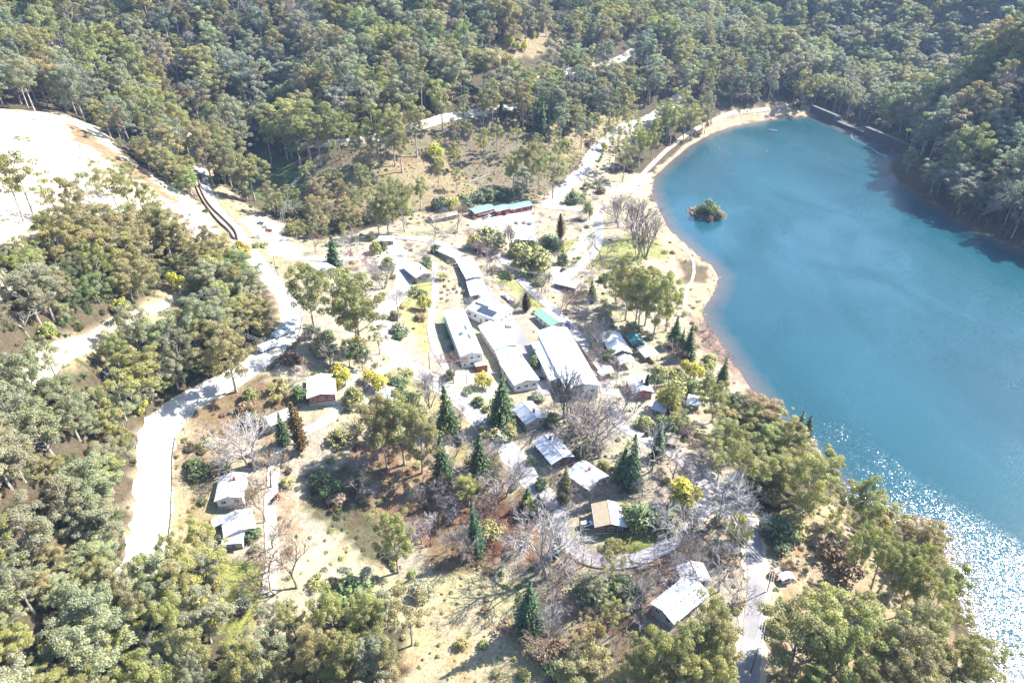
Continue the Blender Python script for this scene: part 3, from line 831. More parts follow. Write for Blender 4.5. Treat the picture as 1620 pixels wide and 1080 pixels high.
# ------------------------------------------------------------------ building materials
def roof_mat(name, col, dirt=(.25, .22, .19), amt=0.65, metal=0.0):
    m, nt, out = new_mat(name)
    p = obj_pos(nt)
    n1 = noise(nt, 0.5, 5, 0.65, p); n2 = noise(nt, 2.2, 4, 0.7, p)
    c = mixc(nt, tuple(x * .86 for x in col), tuple(min(x * 1.1, .92) for x in col), mrange(nt, n1, 0.35, 0.65, 0, 1))
    c = mixc(nt, c, dirt, mrange(nt, n2, 0.56, 0.74, 0, amt))
    wv = N(nt, 'ShaderNodeTexWave', bands_direction='X'); wv.inputs['Scale'].default_value = 1.3; nt.links.new(p, wv.inputs['Vector'])
    c = mixc(nt, c, (.84, .84, .84), mrange(nt, wv.outputs['Fac'], 0.0, 0.25, 0.8, 0), 'MULTIPLY')
    principled(nt, out, c, 0.5, 0.4, metal, bump(nt, wv.outputs['Fac'], 0.4, 0.05))
    return m
def board_mat(name, col, var=0.2, scale=5.0):
    m, nt, out = new_mat(name)
    p = obj_pos(nt)
    wv = N(nt, 'ShaderNodeTexWave', bands_direction='Z'); wv.inputs['Scale'].default_value = scale * 0.3; nt.links.new(p, wv.inputs['Vector'])
    n = noise(nt, 0.9, 4, 0.65, p)
    c = mixc(nt, tuple(x * (1 - var) for x in col), tuple(min(x * (1 + var), .9) for x in col), mrange(nt, n, 0.35, 0.65, 0, 1))
    c = mixc(nt, c, (.72, .72, .72), mrange(nt, wv.outputs['Fac'], 0, 0.2, 0.7, 0), 'MULTIPLY')
    principled(nt, out, c, 0.8, 0.2, 0, bump(nt, wv.outputs['Fac'], 0.4, 0.03))
    return m
RW = roof_mat('white_iron_roof', (.62, .63, .64)); RG = roof_mat('pale_grey_iron_roof', (.36, .38, .42), (.4, .3, .25), 0.5)
RGRN = roof_mat('pale_green_iron_roof', (.33, .45, .38)); RTEAL = roof_mat('teal_iron_roof', (.13, .29, .27)); RCRM = roof_mat('cream_tile_roof', (.52, .49, .33))
RBEI = roof_mat('beige_tile_roof', (.30, .24, .16)); RDTEAL = roof_mat('dark_teal_tarpaulin', (.03, .14, .14)); RRUST = roof_mat('rust_streaked_roof', (.42, .41, .42), (.24, .10, .06), 0.8)
RLGRN = roof_mat('leaf_green_roof', (.17, .40, .22))
WWHT = board_mat('white_weatherboard', (.62, .61, .60)); WTAN = board_mat('tan_weatherboard', (.36, .29, .22)); WRED = board_mat('dark_red_cladding', (.20, .028, .035)); WBRN = board_mat('brown_timber_wall', (.15, .085, .055))
WGRY = board_mat('grey_block_wall', (.34, .33, .33), 0.15, 2); WBRK = mottled('red_brick_wall', (.25, .09, .06), 0.3, 2.5, 0.9, (.32, .17, .12), 0.6); WGRN = board_mat('pale_green_wall', (.36, .42, .37))
M_GLASS = new_mat('window_glass'); principled(M_GLASS[1], M_GLASS[2], (.02, .028, .035), 0.08, 0.6); M_GLASS = M_GLASS[0]
M_FRAME = mottled('painted_frame', (.66, .66, .64), 0.1, 2); M_DOOR = mottled('painted_door', (.20, .17, .15), 0.2, 2); M_CONC = mottled('concrete', (.30, .29, .28), 0.2, 0.5, 0.9, (.16, .15, .14), 0.6)
M_METAL = mottled('galvanised_metal', (.45, .46, .47), 0.15, 1.5, 0.45, (.3, .29, .28), 0.4, 'obj', 0.5, 0, 0.4); M_DARKM = mottled('dark_steel', (.05, .05, .055), 0.3, 2, 0.5)
M_SOLAR = mottled('solar_cells', (.028, .05, .085), 0.3, 1.5, 0.15, None, 0, 'obj', 0.6); M_TIMB = mottled('weathered_timber', (.22, .16, .115), 0.3, 1.2, 0.9, (.10, .075, .06), 0.7)
M_POLE = mottled('pole_timber', (.16, .13, .105), 0.3, 1.5, 0.9)

FOOT = []     # building footprints (x, y, half length, half width, yaw)
LAND = {}     # landmark name -> world point
def house(name, cat, label, a, b, width, wh, rise, wall, roof, roof2=None, windows=2, chim=None, door=True, storeys=1, mark=None, overhang=0.55, open_sides=False, z_add=0.0, group=None, vents=0, minlen=0):
    """a gabled building whose ridge runs between the points seen at pixels a and b"""
    z = H1(*G(*a, lift=wh))
    for _ in range(5):
        ax, ay = at_plane(*a, z + wh + rise); bx, by = at_plane(*b, z + wh + rise)
        L = max(math.hypot(bx - ax, by - ay), minlen); yaw = math.atan2(by - ay, bx - ax)
        cx, cy = (ax + bx) / 2, (ay + by) / 2
        ux, uy = math.cos(yaw), math.sin(yaw)
        hs = [H1(cx + ux * L * .5 * s - uy * width * .5 * t, cy + uy * L * .5 * s + ux * width * .5 * t) for s in (-1, 0, 1) for t in (-1, 0, 1)]
        z = 0.5 * max(hs) + 0.5 * sum(hs) / len(hs) + z_add
    root = empty(name, (cx, cy, z), yaw)
    tag(root, label, cat, group)
    FOOT.append((cx, cy, L / 2, width / 2, yaw))
    if mark: LAND[mark] = (cx, cy)
    hl, hw = L / 2, width / 2
    foot = -(max(hs) - min(hs)) - 1.2
    if not open_sides:
        w = MB()
        prof = [(-hw, 0), (hw, 0), (hw, wh), (0, wh + rise - 0.02), (-hw, wh)]
        w.v = []; w.f = []
        w.add([(-hl, y, zz) for y, zz in prof] + [(hl, y, zz) for y, zz in prof], [(4, 3, 2, 1, 0), (5, 6, 7, 8, 9)] + [(i, (i+1) % 5, 5 + (i+1) % 5, 5 + i) for i in range(5)])
        w.build('wall', wall, root)
        f = MB(); f.box(-hl - .06, hl + .06, -hw - .06, hw + .06, foot, 0.14); f.build('foundation', M_CONC, root)
    else:
        for sx in (-1, 1):
            for sy in (-1, 1):
                p = MB(); p.box(sx * (hl - .3) - .1, sx * (hl - .3) + .1, sy * (hw - .3) - .1, sy * (hw - .3) + .1, foot, wh + 0.02); p.build('post', wall, root)
        f = MB(); f.box(-hl + 0.1, hl - 0.1, -hw + .1, -hw + .25, 0.0, wh * 0.9); f.build('wall', wall, root)
    # roof: two thick slopes meeting at the ridge
    oh, th = overhang, 0.16
    sl = rise / hw
    r = MB()
    for s, mi in ((-1, 0), (1, 1 if roof2 else 0)):
        y1, z1 = s * (hw + oh), wh - sl * oh
        x0, x1 = -hl - oh, hl + oh
        vs = [(x0, s * 0.001, wh + rise), (x1, s * 0.001, wh + rise), (x1, y1, z1), (x0, y1, z1), (x0, s * 0.001, wh + rise + th), (x1, s * 0.001, wh + rise + th), (x1, y1, z1 + th), (x0, y1, z1 + th)]
        fs = [(0, 1, 2, 3), (4, 7, 6, 5), (0, 4, 5, 1), (1, 5, 6, 2), (2, 6, 7, 3), (3, 7, 4, 0)]
        if s < 0: fs = [tuple(reversed(q)) for q in fs]
        r.add(vs, fs, mi)
    ro = r.build('roof', [roof, roof2] if roof2 else roof, root)
    cap = MB(); cap.tube([(-hl - oh - .02, 0, wh + rise + th), (hl + oh + .02, 0, wh + rise + th)], 0.13, 6); cap.build('ridge_cap', roof, ro)
    for s in (-1, 1):
        g = MB(); yy = s * (hw + oh + 0.07); zz = wh - sl * oh + th - 0.12
        g.box(-hl - oh, hl + oh, yy - .06, yy + .06, zz - .06, zz + .05); g.build('gutter', M_FRAME if wall is not WWHT else M_METAL, ro)
    if chim is not None:
        c = MB(); c.box(chim - .4, chim + .4, hw * .25 - .4, hw * .25 + .4, wh + rise * 0.5, wh + rise + 1.1); c.box(chim - .48, chim + .48, hw * .25 - .48, hw * .25 + .48, wh + rise + 1.1, wh + rise + 1.25)
        c.build('chimney', WBRK, ro)
    for k in range(vents):
        x = -hl * .8 + 1.6 * hl * (k + .5) / vents
        v = MB(); v.cyl((x, -hw * .3, wh + rise * .6), 0.16, 0.8, 8); v.cyl((x, -hw * .3, wh + rise * .6 + .8), 0.25, 0.2, 8); v.build('vent', M_METAL, ro)
    if not open_sides:
        # openings on the walls that face the valley side the photograph is taken from
        ca, sa = math.cos(yaw), math.sin(yaw)
        view = Vector((-cx, -cy, 0)).normalized()
        sides = []
        for s in (-1, 1):
            if Vector((-sa * s, ca * s, 0)).dot(view) > -0.15: sides.append(('y', s, L))
            if Vector((ca * s, sa * s, 0)).dot(view) > -0.15: sides.append(('x', s, width))
        first = True
        for axis_, s, ln in sides:
            n = max(1, int(round(ln / (3.4 if windows >= 2 else 5.0))))
            n = min(n, 9)
            for st in range(storeys):
                zc = wh * (st + 0.52) / storeys + 0.1
                for k in range(n):
                    q = -ln / 2 + ln * (k + .5) / n
                    isdoor = door and first and st == 0 and k == n // 2
                    ww, hh = (0.5, 1.05) if isdoor else ((0.55, 0.55) if storeys > 1 else (0.75, 0.6))
                    zz = (0.15 + hh) if isdoor else min(zc, wh - hh - 0.25)
                    def slab(u0, u1, z0, z1, d0, d1):
                        m_ = MB()
                        if axis_ == 'y': m_.box(u0, u1, min(s * (hw + d0), s * (hw + d1)), max(s * (hw + d0), s * (hw + d1)), z0, z1)
                        else: m_.box(min(s * (hl + d0), s * (hl + d1)), max(s * (hl + d0), s * (hl + d1)), u0, u1, z0, z1)
                        return m_
                    if isdoor:
                        d = slab(q - ww, q + ww, zz - hh, zz + hh, -0.02, 0.05).build('door', M_DOOR, root)
                        slab(q + ww - .2, q + ww - .1, zz - .05, zz + .08, 0.05, 0.11).build('handle', M_METAL, d)
                    else:
                        fr = MB()
                        for (u0, u1, z0, z1) in ((q - ww - .09, q - ww, zz - hh - .09, zz + hh + .09), (q + ww, q + ww + .09, zz - hh - .09, zz + hh + .09), (q - ww, q + ww, zz + hh, zz + hh + .09), (q - ww, q + ww, zz - hh - .09, zz - hh), (q - .03, q + .03, zz - hh, zz + hh)):
                            t_ = slab(u0, u1, z0, z1, -0.02, 0.07); fr.add(t_.v, t_.f)
                        wo_ = fr.build('window', M_FRAME, root)
                        slab(q - ww, q + ww, zz - hh, zz + hh, -0.02, 0.03).build('pane', M_GLASS, wo_)
                first = False if st == 0 else first
    return root, hl, hw

# ------------------------------------------------------------------ the village
lodge, hl, hw = house('lodge', 'lodge', 'long white lodge with rows of small square windows above a green lawn', (718,488), (746,557), 9.4, 6.3, 1.4, WWHT, RW, windows=2, storeys=2, mark='the white lodge', overhang=0.35, door=False)
for (x0, x1, y0, y1, nm, mt) in ((-3.5, 0.5, 1.2, 2.4, 'skylight', M_SOLAR), (2.4, 4.6, -2.3, -0.5, 'skylight', RDTEAL), (4.2, 8.6, 1.2, 2.5, 'skylight', M_SOLAR)):
    m = MB(); sl = 1.4 / hw
    zf = lambda y: 6.3 + 1.4 - abs(y) * sl + 0.2
    m.add([(x0, y0, zf(y0)), (x1, y0, zf(y0)), (x1, y1, zf(y1)), (x0, y1, zf(y1))] + [(x, y, z + .12) for x, y, z in [(x0, y0, zf(y0)), (x1, y0, zf(y0)), (x1, y1, zf(y1)), (x0, y1, zf(y1))]],
          [(0,3,2,1),(4,5,6,7),(0,1,5,4),(1,2,6,5),(2,3,7,6),(3,0,4,7)]); m.build(nm, mt, lodge)
m = MB(); m.box(hl + .05, hl + 3.2, hw - 3.4, hw + 1.6, -2, 2.2); pch = m.build('porch', WBRK, lodge)
m = MB(); m.box(hl + .05, hl + 3.7, hw - 3.9, hw + 2.1, 2.2, 2.4); m.build('roof', WTAN, pch)
kit, khl, khw = house('canteen', 'building', 'white hall with rows of dark solar panels on its roof', (752,476), (797,493), 13.5, 5.2, 1.2, WWHT, RW, windows=2, mark='the solar panelled hall', overhang=0.4)
for k in range(4):
    y = -1.2 - k * 1.45; sl = 1.2 / khw; x0, x1 = (-khl * .85, khl * .1) if k == 0 else (-khl * .35, khl * .8)
    m = MB(); z0 = 5.2 + 1.2 - abs(y) * sl + .25
    m.add([(x0, y, z0 + .45), (x1, y, z0 + .45), (x1, y - .9, z0), (x0, y - .9, z0), (x0, y, z0 + .52), (x1, y, z0 + .52), (x1, y - .9, z0 + .07), (x0, y - .9, z0 + .07)],
          [(0,1,2,3),(4,7,6,5),(0,4,5,1),(1,5,6,2),(2,6,7,3),(3,7,4,0)]); m.build('solar_panel', M_SOLAR, kit)
for k in range(4):
    m = MB(); x = -khl * .55 + k * khl * .36; m.cyl((x, 2.6, 5.9), .4, .9, 8); m.cyl((x, 2.6, 6.8), .6, .3, 8); m.build('vent', RTEAL, kit)
house('workshop', 'workshop', 'white roofed workshop directly below the hall with solar panels', (774,509), (800,545), 10, 4.4, 1.3, WGRY, RW, windows=2, vents=4, mark='the upper white workshop')
house('workshop', 'workshop', 'workshop with a pale green roof between two white roofed workshops', (797,544), (808,567), 8.5, 4.4, 1.3, WGRY, RGRN, windows=2)
house('workshop', 'workshop', 'lowest white roofed workshop of the row, beside the blooming yellow wattle', (810,567), (833,600), 10.5, 4.6, 1.3, WWHT, RW, windows=2, vents=3, mark='the lowest white workshop')
GC = 'carports in a row above the street'
house('carport', 'carport', 'short white roofed carport at the top of the grey street', (698,391), (725,403), 6.5, 3.2, 0.6, WTAN, RW, open_sides=True, group=GC)
house('carport', 'carport', 'long white roofed carport in the middle of the carport row', (734,408), (751,437), 8.5, 3.2, 0.6, WTAN, RW, open_sides=True, group=GC, mark='the long white carport')
house('carport', 'carport', 'white roofed carport just uphill of the hall with solar panels', (750,440), (758,465), 8.0, 3.2, 0.6, WTAN, RW, open_sides=True, group=GC)
house('machinery_shed', 'shed', 'biggest white roofed shed of the village, long and windowed', (874,517), (922,606), 14, 6, 1.7, WWHT, RW, windows=1, vents=6, mark='the biggest white shed')
house('machinery_shed', 'shed', 'narrower white roofed wing along the near side of the biggest shed', (856,539), (886,596), 8, 4.4, 1.0, WGRY, RW, windows=1)
house('office', 'building', 'low building with one green and one white roof slope beside the long street', (856,489), (883,509), 7.5, 3.2, 1.1, WWHT, RLGRN, RW, mark='the green and white office')
house('house', 'house', 'brown timber house with a tall white gable roof behind the big shed', (965,523), (984,553), 9, 4.2, 2.0, WBRN, RW, mark='the brown timber house')
house('porch_shelter', 'shelter', 'small white roofed shelter at the front of the brown timber house', (985,557), (994,570), 6, 3.2, 1.2, WBRN, RW, open_sides=True)
house('house', 'house', 'red brick cottage with a pale shaded roof among round green trees', (1006,592), (1018,616), 8, 3.8, 1.3, WBRK, RG, chim=0, mark='the red brick cottage')
house('hut', 'hut', 'tiny timber hut with a pale flat roof below the biggest shed', (953,584), (960,590), 4, 3.0, 0.5, WBRN, RW, windows=1, mark='the tiny timber hut')
house('pergola', 'carport', 'open shelter with a creamy yellow roof under the lakeside gums', (1019,547), (1032,561), 6.5, 2.8, 0.5, WTAN, RCRM, open_sides=True)
house('tarp_hut', 'hut', 'little hut covered in a dark teal tarpaulin under the lakeside gums', (1002,526), (1012,541), 5.5, 2.4, 1.2, WBRN, RDTEAL, windows=1, mark='the teal tarpaulin hut')
house('house', 'house', 'tan house with tree shadows on its pale roof beside the great dark conifer', (826,636), (848,660), 8.5, 3.6, 1.3, WTAN, RG, chim=2, mark='the tan house')
house('house', 'house', 'dark walled house with a long pale grey roof above the lawn lane', (861,689), (890,722), 8.5, 3.4, 1.4, WBRN, RG, chim=-4, mark='the grey roofed house')
house('house', 'house', 'house with a bright white spreading roof and a red chimney', (912,734), (947,757), 9.5, 3.4, 1.7, WTAN, RW, chim=0, mark='the bright white roofed house')
house('house', 'house', 'house with one beige and one white roof slope inside the loop road', (961,793), (967,827), 9.5, 3.1, 1.4, WBRN, RBEI, RW, mark='the beige roofed house')
house('house', 'house', 'very long white roofed house with a line of roof vents near the bottom road', (1050,964), (1104,921), 7.6, 3.3, 1.2, WGRY, RW, vents=6, mark='the very long house')
house('house', 'house', 'small house with a rust streaked white roof joined above the very long house', (1093,889), (1104,914), 7.4, 3.2, 1.5, WGRN, RRUST)
house('house', 'house', 'red brick house with a cream roof beside the gravel drive', (507,592), (508,622), 9.8, 3.1, 1.1, WBRK, RCRM, mark='the cream roofed house')
house('shed', 'shed', 'narrow pale grey shed behind the rusty columnar cypress', (424,663), (463,648), 5.5, 2.8, 0.7, WTAN, RG, windows=1, mark='the narrow grey shed')
house('house', 'house', 'small grey roofed house beside a blue car and yellow wattles', (610,612), (614,632), 6, 3.2, 1.0, WTAN, RG, mark='the small grey house')
house('house', 'house', 'house with rusty patched pale roof under the huge bare grey tree', (368,748), (361,784), 8, 3.1, 1.2, WWHT, RRUST, chim=-2, mark='the rusty roofed house')
house('house', 'house', 'white house with striped tree shadows on its roof beside the pink drive', (373,808), (378,836), 8.5, 3.2, 1.2, WWHT, RW, mark='the lower white house')
house('lean_to', 'shed', 'low white lean-to at the front of the lower white house', (356,846), (384,844), 5, 2.5, 0.6, WGRN, RW, windows=1)
house('carport', 'carport', 'tiny white carport at the side of the lower white house', (347,818), (349,827), 3.6, 2.4, 0.4, WTAN, RW, open_sides=True)
house('house', 'house', 'low white roofed house beside the dark blue-green spruce', (503,415), (520,424), 7, 3, 1.0, WTAN, RG, mark='the house by the spruce')
house('house', 'house', 'narrow white roofed house at the top of the winding lane', (600,375), (622,374), 6, 3, 0.9, WTAN, RW, mark='the house at the top lane')
house('house', 'house', 'white roofed house with a pink wall beside the curved driveway', (648,415), (670,432), 8.5, 3, 1.2, WTAN, RW, chim=3, mark='the driveway house')
house('hut', 'hut', 'small white hut half hidden in dark shrubs beside the rusty conifer', (869,371), (876,380), 4.5, 2.8, 0.8, WBRN, RW, windows=1)
house('house', 'house', 'dark fronted flat house at the lower edge of the gravel yard', (822,373), (848,375), 7, 3, 0.7, WBRN, RW, mark='the gravel yard house')
house('hut', 'hut', 'hut with a bluish white roof between yellow wattles and round shrubs', (1037,636), (1055,642), 6, 2.8, 0.9, WTAN, RG, mark='the wattle hut')
house('hut', 'hut', 'low hut with a tan roof above the shaded bend of the loop road', (1054,688), (1073,693), 5.5, 2.6, 0.8, WBRN, RBEI, mark='the tan roofed hut')
house('hut', 'hut', 'white roofed hut among trees closest to the lower lake shore', (1090,628), (1108,632), 6, 2.8, 0.9, WTAN, RW, mark='the lakeside hut')
house('hall', 'hall', 'low white hall with a dark front at the foot of the sunlit street', (884,441), (914,448), 8, 3.2, 0.8, WBRN, RW, mark='the low white hall')
GS = 'red sheds stepped along the gravel yard'
house('red_shed', 'shed', 'largest red shed with a teal roof, at the open end of the red row', (746,332), (777,324), 8.5, 4.0, 1.0, WRED, RTEAL, windows=0, mark='the red sheds', group=GS)
house('red_shed', 'shed', 'middle red shed with a teal roof in the row of three', (780,329), (801,324), 8.2, 3.6, 1.0, WRED, RTEAL, windows=0, group=GS)
house('red_shed', 'shed', 'red shed with a darker teal roof in tree shade at the road end', (804,326), (837,319), 8, 3.2, 1.0, WRED, RTEAL, windows=0, group=GS)
house('shed', 'shed', 'low beige open shed trailing off from the red sheds', (681,343), (721,334), 6.5, 2.5, 0.7, WTAN, RBEI, windows=0, mark='the beige shed')
house('hut', 'hut', 'small pale hut beside the shaded end of the dam', (1446,219), (1453,222), 5, 3, 0.8, WWHT, RG, windows=1, mark='the dam hut')
house('hut', 'hut', 'tiny white hut on the slope under the great bank gum', (1243,906), (1247,912), 3.0, 2.4, 0.5, WWHT, RW, windows=1, mark='the tiny bank hut')
# ------------------------------------------------------------------ vehicles
def paint(name, col): return mottled(name, col, 0.04, 1.0, 0.3, (.3, .28, .25), 0.08, 'obj', 0.5)
PAINTS = {'white': paint('white_car_paint', (.78, .78, .78)), 'silver': paint('silver_car_paint', (.42, .43, .45)), 'dark': paint('dark_car_paint', (.035, .037, .045)), 'blue': paint('blue_car_paint', (.03, .07, .17)), 'grey': paint('grey_car_paint', (.16, .165, .175)), 'red': paint('red_car_paint', (.28, .03, .03)), 'pale blue': paint('pale_blue_paint', (.32, .45, .55))}
M_TYRE = mottled('tyre_rubber', (.02, .02, .021), 0.2, 3, 0.85); M_LAMP = mottled('lamp_glass', (.7, .7, .66), 0.05, 3, 0.15, None, 0, 'obj', 0.6); M_TAIL = mottled('tail_lamp_glass', (.35, .02, .02), 0.05, 3, 0.2)
_wheel = None
def wheels(root, xs, hw, r):
    for x in xs:
        for s in (-1, 1):
            m = MB(); m.tube([(0, -.11, 0), (0, .11, 0)], r, 14)
            t = m.build('wheel', M_TYRE, root); t.location = (x, s * (hw - .1), r)
            q = MB(); q.tube([(0, s * .10, 0), (0, s * .125, 0)], r * .6, 10); q.build('rim', M_METAL, t)
def car(kind, colour):
    """front of the car at +x; saloon / wagon / ute"""
    root = empty('parked_car' if kind != 'ute' else 'parked_ute', (0, 0, 0))
    L, hw = (4.6, .9) if kind != 'ute' else (5.3, .94)
    f = L / 2
    low = [(-f, .45), (-f + .06, .82), (-f + .2, .92), (f - 1.25, .92), (f - .25, .76), (f, .6), (f, .38), (f - .15, .26), (-f + .15, .26)]
    m = MB()
    def loft(prof, w0, w1, zt):
        n = len(prof); vs = []
        for y in (-1, 1):
            vs += [(x, y * (w0 + (w1 - w0) * max(0, min(1, (z - .5) / zt))), z) for x, z in prof]
        m.add(vs, [tuple(range(n)), tuple(range(2 * n - 1, n - 1, -1))] + [(i, n + i, n + (i + 1) % n, (i + 1) % n) for i in range(n)])
    loft(low, hw, hw - .05, .5)
    b = m.build('body', PAINTS[colour], root)
    bm = b.modifiers.new('soft_edges', 'BEVEL'); bm.width = 0.07; bm.segments = 2
    if kind == 'saloon': cab = [(-f + .75, .90), (-f + 1.35, 1.42), (f - 2.1, 1.45), (f - 1.3, .90)]
    elif kind == 'wagon': cab = [(-f + .12, .90), (-f + .45, 1.55), (f - 2.1, 1.58), (f - 1.25, .90)]
    else: cab = [(-.35, .90), (-.2, 1.6), (f - 2.0, 1.62), (f - 1.3, .90)]
    m = MB(); loft(cab, hw - .06, hw - .2, .9); g_ = m.build('windows', M_GLASS, root)
    (x0, z0), (x1, z1) = cab[1], cab[2]
    m = MB(); m.box(x0 - .06, x1 + .06, -hw + .2, hw - .2, min(z0, z1) + .0, max(z0, z1) + .05)
    for s in (-1, 1):
        for xx in (x0 + .05, (x0 + x1) / 2, x1 - .05): m.box(xx - .05, xx + .05, s * (hw - .14) - .03, s * (hw - .14) + .03, .9, 1.45)
    m.build('roof', PAINTS[colour], root)
    if kind == 'ute':
        m = MB(); m.box(-f + .02, -.4, -hw, -hw + .06, .9, 1.25); m.box(-f + .02, -.4, hw - .06, hw, .9, 1.25); m.box(-f + .02, -f + .08, -hw + .06, hw - .06, .9, 1.25); m.box(-.46, -.4, -hw + .06, hw - .06, .9, 1.25)
        m.build('tray', M_METAL, root)
    wheels(root, (-f + .85, f - .9), hw, .33)
    for s in (-1, 1):
        m = MB(); m.box(f - .06, f + .02, s * .62 - .18, s * .62 + .18, .58, .7); m.build('headlight', M_LAMP, root)
        m = MB(); m.box(-f - .02, -f + .06, s * .66 - .14, s * .66 + .14, .68, .82); m.build('tail_light', M_TAIL, root)
    return root
def truck(colour, tall):
    root = empty('tipper_truck', (0, 0, 0)); hw = 1.22
    m = MB(); m.prism([(2.6, .6), (4.3, .6), (4.35, 1.5), (4.1, 2.75), (2.6, 2.8)], -hw, hw)
    c = m.build('cab', PAINTS[colour], root); bv = c.modifiers.new('soft_edges', 'BEVEL'); bv.width = .08; bv.segments = 2
    m = MB(); m.add([(4.36, -1.05, 1.65), (4.36, 1.05, 1.65), (4.16, 1.0, 2.6), (4.16, -1.0, 2.6)], [(0, 1, 2, 3)])
    for s in (-1, 1): m.box(3.0, 3.9, s * 1.235 - .01, s * 1.235 + .01, 1.7, 2.5)
    m.build('windscreen', M_GLASS, c)
    m = MB(); m.box(-4.3, 4.1, -.5, .5, .7, 1.0); m.build('chassis', M_DARKM, root)
    m = MB(); h = 1.3 + tall
    m.box(-4.3, 2.4, -hw, hw, 1.05, 1.2); m.box(-4.3, 2.4, -hw, -hw + .1, 1.2, h + 1.1); m.box(-4.3, 2.4, hw - .1, hw, 1.2, h + 1.1); m.box(-4.3, -4.2, -hw + .1, hw - .1, 1.2, h + 1.1); m.box(2.3, 2.4, -hw + .1, hw - .1, 1.2, h + 1.3)
    tr = m.build('tipper_body', PAINTS[colour], root)
    for k in range(5):
        m = MB(); x = -4 + k * 1.5
        for s in (-1, 1): m.box(x, x + .12, s * (hw + .06) - .05, s * (hw + .06) + .05, 1.2, h + 1.05)
        m.build('rib', M_METAL, tr)
    m = MB(); m.add([(-4.2, -hw + .1, h + .6), (2.3, -hw + .1, h + .6), (2.3, hw - .1, h + .6), (-4.2, hw - .1, h + .6), (-1, 0, h + 1.0)], [(0, 1, 4), (1, 2, 4), (2, 3, 4), (3, 0, 4)]); m.build('load', M_RGRAV, root)
    wheels(root, (-3.2, -1.9, 3.3), hw, .5)
    for s in (-1, 1):
        m = MB(); m.box(4.28, 4.4, s * .9 - .2, s * .9 + .2, .8, 1.0); m.build('headlight', M_LAMP, root)
    return root
def settle(o, px, py, ang):
    """park on the ground at a pixel, nose towards compass angle ANG (degrees from +x)"""
    x, y = G(px, py); a = R(ang); s = 1.4
    zf, zb = H1(x + s * math.cos(a), y + s * math.sin(a)), H1(x - s * math.cos(a), y - s * math.sin(a))
    zl, zr = H1(x - s * math.sin(a), y + s * math.cos(a)), H1(x + s * math.sin(a), y - s * math.cos(a))
    zs = max((zf + zb) / 2, (zl + zr) / 2, H1(x, y)) + 0.30
    o.location = (x, y, zs); o.rotation_euler = (math.atan2(zl - zr, 2 * s), -math.atan2(zf - zb, 2 * s), a)
    FOOT.append((x, y, 2.4, 1.2, a))
CARS = [
 ('saloon','grey',767,347,50,'dark grey car parked nearest the open end of the red sheds'),
 ('saloon','silver',774,343,50,'silver car beside the dark grey car in front of the red sheds'),
 ('wagon','dark',797,340,140,'black wagon parked in front of the middle red shed'),
 ('saloon','white',818,353,120,'white saloon alone in the middle of the gravel yard'),
 ('wagon','white',830,353,115,'white wagon in the gravel yard beside the pale blue wagon'),
 ('wagon','pale blue',838,355,110,'pale blue wagon parked at the shrub edge of the gravel yard'),
 ('ute','white',800,471,135,'white ute at the kerb across from the solar panelled hall, uphill one'),
 ('wagon','silver',808,478,135,'silver wagon at the kerb directly behind the white ute by the hall'),
 ('saloon','white',803,517,10,'white saloon standing across the grey street below the hall'),
 ('saloon','blue',899,517,110,'dark blue saloon on the long street beside the green and white office'),
 ('ute','white',921,551,100,'white ute under bare trees behind the biggest shed'),
 ('wagon','dark',857,600,20,'black wagon parked at the foot of the grey street'),
 ('wagon','dark',846,674,20,'black wagon parked in front of the tan house'),
 ('wagon','white',928,831,12,'white wagon on the lawn beside the beige roofed house'),
 ('wagon','white',324,273,100,'white wagon furthest up the main road behind the ute'),
 ('ute','pale blue',324,291,95,'pale blue ute on the main road beside the timber retaining walls'),
 ('wagon','grey',412,355,160,'grey wagon first of three in the roadside turnout'),
 ('saloon','silver',419,361,160,'silver saloon between the grey wagon and the red car in the turnout'),
 ('wagon','red',425,367,160,'red wagon last of three in the roadside turnout'),
 ('ute','white',407,377,10,'white ute parked on its own beside the turnout shrubs'),
 ('saloon','blue',620,606,60,'blue saloon beside the small grey house'),
 ('saloon','dark',891,428,50,'black saloon at the edge of the sunlit street near the low white hall'),
 ('ute','pale blue',1459,233,10,'pale blue ute on the bank beside the dam hut'),
 ('saloon','white',905,462,40,'white saloon parked below the low white hall'),
]
_first = {}
def subtree_copy(o, parent=None):
    c = o.copy(); COL.objects.link(c)
    if parent is not None: c.parent = parent
    for ch in _CH.get(o.name, []): subtree_copy(ch, c)
    return c
def kids_index():
    d = {}
    for o in SC.objects:
        if o.parent is not None: d.setdefault(o.parent.name, []).append(o)
    return d
for kind, colour, px, py, ang, lab in CARS:
    if (kind, colour) in _first:
        _CH = kids_index(); o = subtree_copy(_first[(kind, colour)])
    else: o = _first[(kind, colour)] = car(kind, colour)
    tag(o, lab, 'ute' if kind == 'ute' else 'car', 'vehicles parked about the village')
    settle(o, px, py, ang)
t1 = truck('pale blue', .2); tag(t1, 'pale blue tipper truck on the main road, uphill of the white one', 'truck'); settle(t1, 444, 532, 62)
t2 = truck('white', .5); tag(t2, 'white tipper truck in tree shade on the main road, downhill of the blue one', 'truck'); settle(t2, 424, 553, 55)

